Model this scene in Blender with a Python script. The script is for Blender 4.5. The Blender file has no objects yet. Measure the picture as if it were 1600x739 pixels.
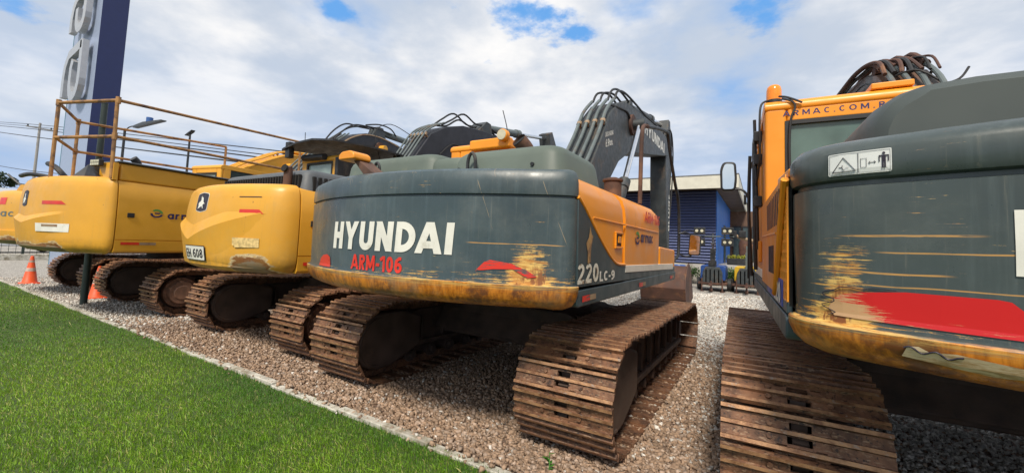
import bpy, bmesh, math, random
import numpy as np
from mathutils import Vector, Matrix
R_ = math.radians
rnd = random.Random(7)
sc = bpy.context.scene
col = sc.collection

# ------------------------------------------------------------------ camera
cam_d = bpy.data.cameras.new('camera'); cam = bpy.data.objects.new('camera', cam_d); col.objects.link(cam)
sc.camera = cam
cam_d.sensor_width = 36.0; cam_d.lens = 14.38; cam_d.shift_y = -0.0184
cam_d.clip_start = 0.05; cam_d.clip_end = 3000
cam.matrix_world = Matrix(((0.85479554, 0.00073140, 0.51896440, 0.0),
                           (0.51745800, -0.07735197, -0.85220531, 0.0),
                           (0.03951961, 0.99700358, -0.06649859, 1.45),
                           (0, 0, 0, 1)))
# ------------------------------------------------------------------ light
SUN_EL, SUN_AZ = 52.0, 162.0        # azimuth: compass angle from +Y towards +X; the light comes from there
w = bpy.data.worlds.new('World'); sc.world = w; w.use_nodes = True
sun_d = bpy.data.lights.new('sun', 'SUN'); sun = bpy.data.objects.new('sun', sun_d); col.objects.link(sun)
sun_d.energy = 3.2; sun_d.angle = R_(12); sun_d.color = (1.0, 0.91, 0.78)
_d = Vector((math.sin(R_(SUN_AZ)) * math.cos(R_(SUN_EL)), math.cos(R_(SUN_AZ)) * math.cos(R_(SUN_EL)), math.sin(R_(SUN_EL))))
sun.rotation_euler = _d.to_track_quat('Z', 'Y').to_euler()
sc.view_settings.view_transform = 'Standard'; sc.view_settings.look = 'None'
sc.view_settings.exposure = 0.40; sc.view_settings.gamma = 1.0
sc.view_settings.use_curve_mapping = False


# ------------------------------------------------------------------ node helper
class NT:
    def __init__(s, nt): s.nt = nt; s.L = nt.links
    def node(s, t, **kw):
        n = s.nt.nodes.new(t)
        for k, v in kw.items(): setattr(n, k, v)
        return n
    def put(s, sock, v):
        if isinstance(v, bpy.types.NodeSocket): s.L.new(v, sock)
        elif isinstance(v, (tuple, list)):
            v = tuple(v)
            if len(sock.default_value) == 4 and len(v) == 3: v = v + (1,)
            sock.default_value = v
        else: sock.default_value = v
    def m(s, op, a, b=0.0, c=0.0, clamp=False):
        n = s.node('ShaderNodeMath', operation=op, use_clamp=clamp)
        s.put(n.inputs[0], a); s.put(n.inputs[1], b); s.put(n.inputs[2], c); return n.outputs[0]
    def vm(s, op, a, b):
        n = s.node('ShaderNodeVectorMath', operation=op); s.put(n.inputs[0], a); s.put(n.inputs[1], b); return n.outputs[0]
    def ramp(s, v, a, b, lo=0.0, hi=1.0):
        n = s.node('ShaderNodeMapRange', interpolation_type='SMOOTHSTEP')
        s.put(n.inputs[0], v); s.put(n.inputs[1], a); s.put(n.inputs[2], b); s.put(n.inputs[3], lo); s.put(n.inputs[4], hi); return n.outputs[0]
    def mix(s, f, a, b):
        n = s.node('ShaderNodeMix', data_type='RGBA'); s.put(n.inputs[0], f); s.put(n.inputs[6], a); s.put(n.inputs[7], b); return n.outputs[2]
    def noise(s, vec, scale=1.0, detail=4.0, rough=0.55, sc3=None, off=(0, 0, 0), color=False):
        if sc3: vec = s.vm('MULTIPLY', vec, sc3)
        if off != (0, 0, 0): vec = s.vm('ADD', vec, off)
        n = s.node('ShaderNodeTexNoise'); s.put(n.inputs['Vector'], vec)
        n.inputs['Scale'].default_value = scale; n.inputs['Detail'].default_value = detail; n.inputs['Roughness'].default_value = rough
        return n.outputs[1] if color else n.outputs[0]
    def sep(s, v):
        n = s.node('ShaderNodeSeparateXYZ'); s.put(n.inputs[0], v); return n.outputs[0], n.outputs[1], n.outputs[2]
    def comb(s, x, y, z):
        n = s.node('ShaderNodeCombineXYZ'); s.put(n.inputs[0], x); s.put(n.inputs[1], y); s.put(n.inputs[2], z); return n.outputs[0]
    def obj(s):
        return s.node('ShaderNodeTexCoord').outputs['Object']
    def bump(s, h, strength=0.3, dist=0.01):
        n = s.node('ShaderNodeBump'); s.put(n.inputs['Height'], h); n.inputs['Strength'].default_value = strength; n.inputs['Distance'].default_value = dist; return n.outputs[0]
    def box(s, v, lo, hi, soft):
        return s.m('MULTIPLY', s.ramp(v, lo - soft, lo + soft), s.ramp(v, hi - soft, hi + soft, 1.0, 0.0))


def newmat(name):
    mt = bpy.data.materials.new(name); mt.use_nodes = True
    nt = NT(mt.node_tree); b = mt.node_tree.nodes['Principled BSDF']
    return mt, nt, b


def simple(name, c, rough=0.5, metal=0.0, var=0.12, scale=6.0, dirt=None, dirt_amt=0.25, bump=0.0):
    mt, n, b = newmat(name)
    o = n.obj()
    f = n.noise(o, scale, 5)
    c1 = tuple(max(0, x * (1 - var)) for x in c); c2 = tuple(min(1, x * (1 + var)) for x in c)
    cc = n.mix(n.ramp(f, 0.3, 0.7), c1, c2)
    if dirt:
        g = n.noise(o, scale * 0.6, 8, 0.7, off=(5, 3, 1))
        cc = n.mix(n.ramp(g, 0.62 - dirt_amt * 0.4, 0.75 - dirt_amt * 0.2), cc, dirt)
    n.put(b.inputs['Base Color'], cc)
    n.put(b.inputs['Roughness'], n.ramp(n.noise(o, scale * 2, 4), 0.3, 0.7, max(0.02, rough - 0.08), min(1, rough + 0.1)))
    b.inputs['Metallic'].default_value = metal
    if bump: n.put(b.inputs['Normal'], n.bump(n.noise(o, scale * 12, 4), bump, 0.004))
    return mt


RUST = (0.16, 0.055, 0.018); RUSTL = (0.42, 0.17, 0.04); PRIMER = (0.62, 0.42, 0.13); SLATE = (0.045, 0.068, 0.077)
ORANGE = (0.80, 0.295, 0.016); YEL = (0.70, 0.350, 0.034)
M = {}
M['black'] = simple('black_steel', (0.018, 0.019, 0.021), 0.45, var=0.3, dirt=(0.07, 0.06, 0.05))
M['rubber'] = simple('hose_rubber', (0.020, 0.020, 0.021), 0.6)
M['boomgrey'] = simple('boom_grey_paint', (0.040, 0.047, 0.050), 0.5, var=0.2, dirt=(0.10, 0.075, 0.055), dirt_amt=0.25, bump=0.05)
M['pipe'] = simple('pipe_grey_paint', (0.11, 0.135, 0.135), 0.45, dirt=(0.12, 0.08, 0.05))
M['clamp'] = simple('clamp_steel', (0.30, 0.21, 0.13), 0.6, dirt=RUST)
M['chrome'] = simple('chrome_rod', (0.75, 0.76, 0.78), 0.12, 1.0, var=0.03)
M['orange'] = simple('orange_paint', ORANGE, 0.36, var=0.06, scale=2.0, dirt=(0.42, 0.17, 0.03), dirt_amt=0.05)
M['yellow'] = simple('yellow_paint', YEL, 0.40, var=0.07, scale=2.0, dirt=(0.42, 0.23, 0.05), dirt_amt=0.08)
M['hood'] = simple('faded_green_grey_hood', (0.098, 0.125, 0.104), 0.55, var=0.15, scale=1.5, dirt=(0.24, 0.24, 0.17), dirt_amt=0.2)
M['hoodgrey'] = simple('grey_plastic_hood', (0.085, 0.095, 0.105), 0.55)
M['glass'] = simple('cab_glass', (0.30, 0.40, 0.38), 0.08, var=0.25, scale=2.0)
M['reflectglass'] = simple('cab_glass_cloud_reflection', (0.085, 0.135, 0.120), 0.05, var=0.35, scale=1.5)  # mottled teal painted in for the reflection of a dark cloud
M['darkglass'] = simple('dark_cab_glass', (0.05, 0.07, 0.07), 0.06)
M['rustpipe'] = simple('rusty_exhaust', (0.085, 0.045, 0.032), 0.8, var=0.35, dirt=(0.17, 0.085, 0.05), dirt_amt=0.35)
M['dark'] = simple('opening_shade_black', (0.008, 0.008, 0.008), 0.8)  # near-black put in for the shade inside openings
M['white'] = simple('white_lettering', (0.74, 0.73, 0.66), 0.5, var=0.06, dirt=(0.5, 0.48, 0.40), dirt_amt=0.1)
M['red'] = simple('red_lettering', (0.68, 0.035, 0.020), 0.45, var=0.1)
M['navyink'] = simple('navy_ink', (0.025, 0.02, 0.10), 0.5)
M['greenink'] = simple('green_ink', (0.10, 0.30, 0.06), 0.5)
M['ink'] = simple('ink_and_louvre_shade', (0.02, 0.015, 0.03), 0.5)  # print, and the painted shade of the louvre openings
M['reflector'] = simple('red_reflector', (0.62, 0.035, 0.02), 0.35)
M['bucket'] = simple('rusty_bucket_steel', (0.085, 0.040, 0.028), 0.75, var=0.3, scale=3, dirt=(0.24, 0.11, 0.05), bump=0.2)
M['lamp'] = simple('lamp_lens', (0.55, 0.52, 0.38), 0.2)
M['amber'] = simple('amber_lens', (0.85, 0.26, 0.02), 0.2)
M['mirror'] = simple('mirror_glass', (0.8, 0.85, 0.85), 0.03, 1.0, var=0.02)
M['rail'] = simple('worn_yellow_rail', (0.36, 0.185, 0.060), 0.55, var=0.2, scale=9, dirt=(0.11, 0.06, 0.04), dirt_amt=0.45)


def track_mats():
    mt, n, b = newmat('track_steel'); o = n.obj()
    a = n.noise(o, 9, 8, 0.65); g = n.noise(o, 1.0, 6, 0.6, sc3=(30, 90, 90)); h = n.noise(o, 45, 4, 0.7)
    c = n.mix(n.ramp(a, 0.35, 0.68), (0.078, 0.037, 0.021), (0.230, 0.108, 0.056))
    c = n.mix(n.ramp(g, 0.52, 0.70), c, (0.32, 0.21, 0.13))
    c = n.mix(n.ramp(n.noise(o, 3.0, 5, 0.6, off=(2, 8, 2)), 0.52, 0.68), c, (0.21, 0.095, 0.045))
    c = n.mix(n.ramp(h, 0.54, 0.66), c, (0.028, 0.017, 0.014))
    n.put(b.inputs['Base Color'], c); b.inputs['Roughness'].default_value = 0.62; b.inputs['Metallic'].default_value = 0.15
    n.put(b.inputs['Normal'], n.bump(n.noise(o, 60, 6, 0.7), 0.5, 0.006))
    mt2, n, b = newmat('track_grouser_edge'); o = n.obj()
    a = n.noise(o, 12, 8, 0.7)
    c = n.mix(n.ramp(a, 0.33, 0.66), (0.17, 0.074, 0.036), (0.47, 0.26, 0.13))
    c = n.mix(n.ramp(n.noise(o, 30, 5, 0.7, off=(4, 4, 4)), 0.55, 0.7), c, (0.33, 0.26, 0.21))
    n.put(b.inputs['Base Color'], c); b.inputs['Roughness'].default_value = 0.5; b.inputs['Metallic'].default_value = 0.3
    n.put(b.inputs['Normal'], n.bump(n.noise(o, 70, 6, 0.7), 0.5, 0.005))
    return mt, mt2


M['track'], M['grouser'] = track_mats()
M['frame'] = simple('undercarriage_dirt', (0.070, 0.045, 0.034), 0.8, var=0.35, scale=7, dirt=(0.10, 0.062, 0.042), dirt_amt=0.3, bump=0.35)
M['plate'] = simple('drive_cover', (0.085, 0.055, 0.042), 0.6, var=0.3, scale=5, dirt=(0.11, 0.07, 0.05), dirt_amt=0.25, bump=0.25)
M['hub'] = simple('rusty_drive_hub', (0.16, 0.080, 0.048), 0.7, var=0.3, scale=9, bump=0.3)


def cw_paint(name, base, band_z, corner, side, yellowish=False, lines=()):
    """slate counterweight: scraped to primer and rust along the lower band and at one corner"""
    mt, n, b = newmat(name); o = n.obj(); x, y, z = n.sep(o)
    f = n.noise(o, 1.2, 5); cc = n.mix(n.ramp(f, 0.3, 0.7), tuple(v * 0.82 for v in base), tuple(v * 1.25 for v in base))
    # dusty streaks running down
    st = n.noise(o, 1.0, 5, 0.6, sc3=(26, 26, 1.3))
    cc = n.mix(n.m('MULTIPLY', n.ramp(st, 0.5, 0.8), 0.35), cc, tuple(min(1, v * 2.1 + 0.02) for v in base))
    # fine horizontal scratches
    hs = n.noise(o, 1.0, 10, 0.78, sc3=(4.5, 4.5, 120), off=(1, 2, 0))
    blot = n.noise(o, 5.5, 9, 0.72)
    cz = n.box(x, corner[0], corner[1], corner[4])
    cz = n.m('MULTIPLY', cz, n.ramp(z, corner[2], corner[3], 1.0, 0.0))
    lowz = n.ramp(z, band_z, band_z + 0.17, 1.0, 0.0)
    lx = n.ramp(x, side[0], side[1])
    score = n.m('ADD', n.m('MULTIPLY', cz, 0.34), n.m('MULTIPLY', n.m('MULTIPLY', lowz, lx), 0.20))
    score = n.m('ADD', score, n.m('ADD', n.m('MULTIPLY', n.m('SUBTRACT', hs, 0.5), 1.5), n.m('MULTIPLY', n.m('SUBTRACT', blot, 0.5), 0.65)))
    prim = n.ramp(score, 0.24, 0.29)
    pc = n.mix(n.ramp(n.noise(o, 1, 8, 0.75, sc3=(9, 9, 60)), 0.42, 0.58), (0.70, 0.46, 0.13), (0.46, 0.20, 0.04))
    cc = n.mix(prim, cc, pc)
    cc = n.mix(n.m('MULTIPLY', n.ramp(n.m('ADD', n.m('MULTIPLY', cz, 0.32), n.m('MULTIPLY', n.m('SUBTRACT', n.noise(o, 9, 7, 0.7, sc3=(1.6, 1.6, 0.5)), 0.5), 1.2)), 0.30, 0.40), n.ramp(z, corner[3], band_z, 0.0, 1.0)), cc, (0.22, 0.075, 0.02))
    for (zz, x0, x1, wd) in lines:
        lw = n.m('MULTIPLY', n.box(n.m('ADD', z, n.m('MULTIPLY', n.m('SUBTRACT', n.noise(o, 3, 2), 0.5), 0.02)), zz - wd, zz + wd, 0.0015), n.box(x, x0, x1, 0.03))
        lw = n.m('MULTIPLY', lw, n.ramp(n.noise(o, 1, 4, sc3=(9, 9, 200)), 0.36, 0.5))
        cc = n.mix(lw, cc, (0.50, 0.27, 0.08))
    # rare chips
    ch = n.noise(o, 14, 3, 0.5, sc3=(0.6, 0.6, 1.6), off=(9, 9, 9))
    cc = n.mix(n.ramp(ch, 0.745, 0.76), cc, (0.42, 0.30, 0.16))
    # lower band
    v1 = n.noise(o, 1.0, 6, 0.65, sc3=(30, 30, 3.5)); v2 = n.noise(o, 4.5, 7, 0.7)
    bc = n.mix(n.ramp(v1, 0.34, 0.66), (0.32, 0.095, 0.012), (0.70, 0.25, 0.026))
    bc = n.mix(n.ramp(v2, 0.48, 0.62), bc, (0.17, 0.060, 0.022))
    bc = n.mix(n.m('MULTIPLY', n.ramp(n.noise(o, 2.0, 6, 0.7, off=(3, 7, 1)), 0.52, 0.66), 0.6), bc, (0.33, 0.20, 0.10) if not yellowish else (0.42, 0.27, 0.09))
    bl = n.m('MULTIPLY', n.ramp(z, band_z - 0.050, band_z - 0.002), n.ramp(n.m('ADD', hs, n.m('MULTIPLY', lowz, 0.03)), 0.47, 0.57))
    bl = n.m('MULTIPLY', bl, 0.9)
    bc = n.mix(bl, bc, PRIMER)
    gl = n.m('MULTIPLY', n.ramp(z, band_z - 0.05, band_z), n.ramp(n.noise(o, 1, 6, 0.7, sc3=(2.5, 2.5, 60), off=(7, 1, 3)), 0.50, 0.58))
    bc = n.mix(gl, bc, tuple(v * 1.5 for v in base))
    e = n.m('ADD', z, n.m('MULTIPLY', n.m('SUBTRACT', n.noise(o, 5, 5, 0.7), 0.5), 0.012))
    cc = n.mix(n.ramp(e, band_z - 0.004, band_z + 0.002, 1.0, 0.0), cc, bc)
    n.put(b.inputs['Base Color'], cc)
    # vertical dirt runs, fine random scratches and a dust film
    run = n.noise(o, 1.0, 6, 0.7, sc3=(55, 55, 1.6), off=(4, 4, 0))
    cc = n.mix(n.m('MULTIPLY', n.ramp(run, 0.58, 0.74), 0.35), cc, (0.20, 0.19, 0.15))
    sx = n.vm('MULTIPLY', o, (1, 1, 1)); sx_, sy_, sz_ = n.sep(sx)
    diag = n.comb(n.m('MULTIPLY', n.m('ADD', sx_, n.m('MULTIPLY', sz_, 0.35)), 60), sy_, n.m('MULTIPLY', n.m('SUBTRACT', sz_, n.m('MULTIPLY', sx_, 0.35)), 2.2))
    cc = n.mix(n.m('MULTIPLY', n.ramp(n.noise(diag, 1.0, 3, 0.5), 0.735, 0.75), 0.7), cc, (0.36, 0.27, 0.16))
    cc = n.mix(n.m('MULTIPLY', n.ramp(n.noise(o, 2.2, 7, 0.65, off=(11, 2, 5)), 0.45, 0.75), 0.22), cc, (0.24, 0.25, 0.22))
    n.put(b.inputs['Base Color'], cc)
    n.put(b.inputs['Roughness'], n.m('ADD', n.ramp(n.noise(o, 5, 8, 0.7), 0.3, 0.7, 0.24, 0.46), n.m('MULTIPLY', prim, 0.25)))
    n.put(b.inputs['Normal'], n.bump(n.m('ADD', n.m('ADD', n.noise(o, 2.2, 3), n.m('MULTIPLY', n.noise(o, 30, 5), 0.05)), n.m('MULTIPLY', prim, -0.06)), 0.35, 0.02))
    return mt


M['cw106'] = cw_paint('slate_counterweight_scraped_right', SLATE, 1.205, (1.03, 1.22, 1.30, 1.56, 0.07), (-1.6, 0.9),
                      lines=((1.455, 0.75, 1.3, 0.003),))
M['cwR'] = cw_paint('slate_counterweight_scraped_left', (0.050, 0.066, 0.066), 1.195, (-1.27, -1.14, 1.34, 1.62, 0.05), (-0.6, -1.25), True,
                    lines=((1.535, -1.2, -0.88, 0.0035), (1.475, -1.1, 0.6, 0.0025), (1.40, -1.2, -0.95, 0.003), (1.355, -1.15, -0.3, 0.002)))
M['slate'] = simple('slate_side_paint', SLATE, 0.42, var=0.15, scale=3, dirt=(0.13, 0.12, 0.10), dirt_amt=0.12)


def yellow_cw(name, rx, rz):
    mt, n, b = newmat(name); o = n.obj(); x, y, z = n.sep(o)
    cc = n.mix(n.ramp(n.noise(o, 1.3, 5), 0.3, 0.7), tuple(v * 0.93 for v in YEL), tuple(min(1, v * 1.06) for v in YEL))
    cc = n.mix(n.m('MULTIPLY', n.ramp(n.noise(o, 1, 5, sc3=(20, 20, 1.2)), 0.55, 0.8), 0.22), cc, (0.42, 0.25, 0.07))
    zone = n.m('MULTIPLY', n.box(x, rx[0], rx[1], 0.14), n.ramp(z, rz[0], rz[1], 1.0, 0.0))
    ns = n.m('SUBTRACT', n.noise(o, 5, 8, 0.7, sc3=(0.8, 0.8, 1.5)), 0.5); hs = n.m('SUBTRACT', n.noise(o, 1, 7, 0.7, sc3=(4, 4, 40)), 0.5)
    s = n.m('ADD', zone, n.m('ADD', n.m('MULTIPLY', ns, 1.3), n.m('MULTIPLY', hs, 1.0)))
    cc = n.mix(n.ramp(s, 0.45, 0.56), cc, (0.62, 0.50, 0.30))
    cc = n.mix(n.ramp(s, 0.58, 0.72), cc, (0.20, 0.072, 0.022))
    cc = n.mix(n.ramp(n.m('ADD', s, n.m('MULTIPLY', n.ramp(z, rz[0], rz[0] + 0.12, 1.0, 0.0), 0.25)), 1.02, 1.18), cc, (0.22, 0.17, 0.12))
    cc = n.mix(n.ramp(n.noise(o, 13, 3, off=(2, 2, 2)), 0.74, 0.76), cc, (0.25, 0.12, 0.03))
    cc = n.mix(n.m('MULTIPLY', n.ramp(n.noise(o, 1, 6, 0.7, sc3=(45, 45, 1.5), off=(3, 1, 0)), 0.58, 0.75), 0.35), cc, (0.38, 0.22, 0.06))
    cc = n.mix(n.m('MULTIPLY', n.ramp(n.noise(o, 2.4, 8, 0.7, off=(7, 2, 5)), 0.45, 0.72), 0.22), cc, (0.50, 0.36, 0.13))
    cc = n.mix(n.m('MULTIPLY', n.ramp(z, rz[0] + 0.02, rz[0] + 0.22, 0.45, 0.0), n.ramp(n.noise(o, 6, 8, 0.7), 0.4, 0.6)), cc, (0.30, 0.17, 0.05))
    n.put(b.inputs['Base Color'], cc)
    n.put(b.inputs['Roughness'], n.ramp(n.noise(o, 5, 8, 0.7), 0.3, 0.7, 0.32, 0.55))
    n.put(b.inputs['Normal'], n.bump(n.m('ADD', n.noise(o, 2.2, 3), n.m('MULTIPLY', n.noise(o, 30, 5), 0.04)), 0.25, 0.02))
    return mt


M['cw608'] = yellow_cw('yellow_counterweight_rust_patch', (0.55, 1.08), (1.08, 1.38))
M['cwY3'] = yellow_cw('yellow_counterweight_worn_foot', (-0.9, 0.6), (1.13, 1.30))
M['cwY4'] = yellow_cw('yellow_counterweight_stained_foot', (-0.8, 1.0), (1.10, 1.38))


# ------------------------------------------------------------------ mesh helper
class MB:
    def __init__(s): s.v = []; s.f = []; s.mi = []
    def add(s, vs, fs, mi=0):
        k = len(s.v); s.v += [tuple(p) for p in vs]
        for f in fs: s.f.append(tuple(i + k for i in f)); s.mi.append(mi)
        return s
    def box(s, x0, x1, y0, y1, z0, z1, mi=0, rot=None, piv=None):
        vs = [Vector((x, y, z)) for x in (x0, x1) for y in (y0, y1) for z in (z0, z1)]
        if rot is not None:
            p = Vector(piv) if piv else Vector(((x0 + x1) / 2, (y0 + y1) / 2, (z0 + z1) / 2))
            vs = [rot @ (v - p) + p for v in vs]
        return s.add(vs, [(0, 1, 3, 2), (4, 6, 7, 5), (0, 4, 5, 1), (2, 3, 7, 6), (0, 2, 6, 4), (1, 5, 7, 3)], mi)
    def prism(s, poly, lo, hi, axis='x', mi=0, cap=None):
        """poly: 2D points; axis x -> (y,z), y -> (x,z), z -> (x,y)"""
        def P(p, t):
            return {'x': (t, p[0], p[1]), 'y': (p[0], t, p[1]), 'z': (p[0], p[1], t)}[axis]
        n = len(poly); vs = [P(p, lo) for p in poly] + [P(p, hi) for p in poly]
        s.add(vs, [tuple(range(n))[::-1], tuple(range(n, 2 * n))], mi if cap is None else cap)
        k = len(s.v) - 2 * n
        for i in range(n):
            j = (i + 1) % n; s.f.append((k + i, k + j, k + n + j, k + n + i)); s.mi.append(mi)
        return s
    def loft(s, rings, mi=0, cap=True, closed=True):
        n = len(rings[0]); vs = [p for r in rings for p in r]; fs = []
        for a in range(len(rings) - 1):
            for i in range(n if closed else n - 1):
                j = (i + 1) % n; fs.append((a * n + i, a * n + j, (a + 1) * n + j, (a + 1) * n + i))
        if cap: fs += [tuple(range(n))[::-1], tuple(range((len(rings) - 1) * n, len(rings) * n))]
        return s.add(vs, fs, mi)
    def cyl(s, a, b, r, r2=None, seg=16, mi=0, cap=True):
        a = Vector(a); b = Vector(b); d = (b - a).normalized()
        u = d.orthogonal().normalized(); v = d.cross(u); r2 = r if r2 is None else r2
        rings = [[c + (u * math.cos(t) + v * math.sin(t)) * q for t in [2 * math.pi * i / seg for i in range(seg)]] for c, q in ((a, r), (b, r2))]
        return s.loft(rings, mi, cap)
    def tube(s, pts, r, seg=8, mi=0, smooth=4, cap=True):
        P = [Vector(p) for p in pts]
        if smooth and len(P) > 2:
            Q = []
            for i in range(len(P) - 1):
                p0 = P[max(i - 1, 0)]; p1 = P[i]; p2 = P[i + 1]; p3 = P[min(i + 2, len(P) - 1)]
                for k in range(smooth):
                    t = k / smooth
                    Q.append(0.5 * ((2 * p1) + (p2 - p0) * t + (2 * p0 - 5 * p1 + 4 * p2 - p3) * t * t + (3 * p1 - p0 - 3 * p2 + p3) * t ** 3))
            Q.append(P[-1]); P = Q
        rings = []; u = None
        for i, p in enumerate(P):
            d = (P[min(i + 1, len(P) - 1)] - P[max(i - 1, 0)])
            if d.length < 1e-9: d = Vector((0, 0, 1))
            d.normalize()
            u = d.orthogonal().normalized() if u is None else (u - d * u.dot(d)).normalized()
            v = d.cross(u)
            rings.append([p + (u * math.cos(t) + v * math.sin(t)) * r for t in [2 * math.pi * k / seg for k in range(seg)]])
        return s.loft(rings, mi, cap)
    def build(s, name, mats, parent=None, bevel=0.0, seg=2, ang=35, smooth=True, recalc=True):
        me = bpy.data.meshes.new(name); me.from_pydata(s.v, [], s.f)
        for m_ in (mats if isinstance(mats, (list, tuple)) else [mats]): me.materials.append(m_)
        me.polygons.foreach_set('material_index', s.mi)
        if recalc:
            bm = bmesh.new(); bm.from_mesh(me); bmesh.ops.recalc_face_normals(bm, faces=bm.faces); bm.to_mesh(me); bm.free()
        o = bpy.data.objects.new(name, me); col.objects.link(o)
        if parent: o.parent = parent
        if smooth:
            me.shade_smooth(); me.set_sharp_from_angle(angle=R_(ang))
        if bevel:
            md = o.modifiers.new('bevel', 'BEVEL'); md.width = bevel; md.segments = seg; md.limit_method = 'ANGLE'; md.angle_limit = R_(40)
            md.harden_normals = True
        return o


def tag(o, label=None, cat=None, group=None, kind=None):
    if label: o['label'] = label
    if cat: o['category'] = cat
    if group: o['group'] = group
    if kind: o['kind'] = kind
    return o
def thing(name, label, cat, loc, rz=0.0, group=None):
    e = bpy.data.objects.new(name, None); col.objects.link(e); e.location = loc; e.rotation_euler = (0, 0, rz)
    e.empty_display_size = 0.3
    return tag(e, label, cat, group)


def _arc(cx, cy, rx, ry, a0, a1, n=10):
    return [(cx + rx * math.cos(R_(a0 + (a1 - a0) * i / n)), cy + ry * math.sin(R_(a0 + (a1 - a0) * i / n))) for i in range(n + 1)]


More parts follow.
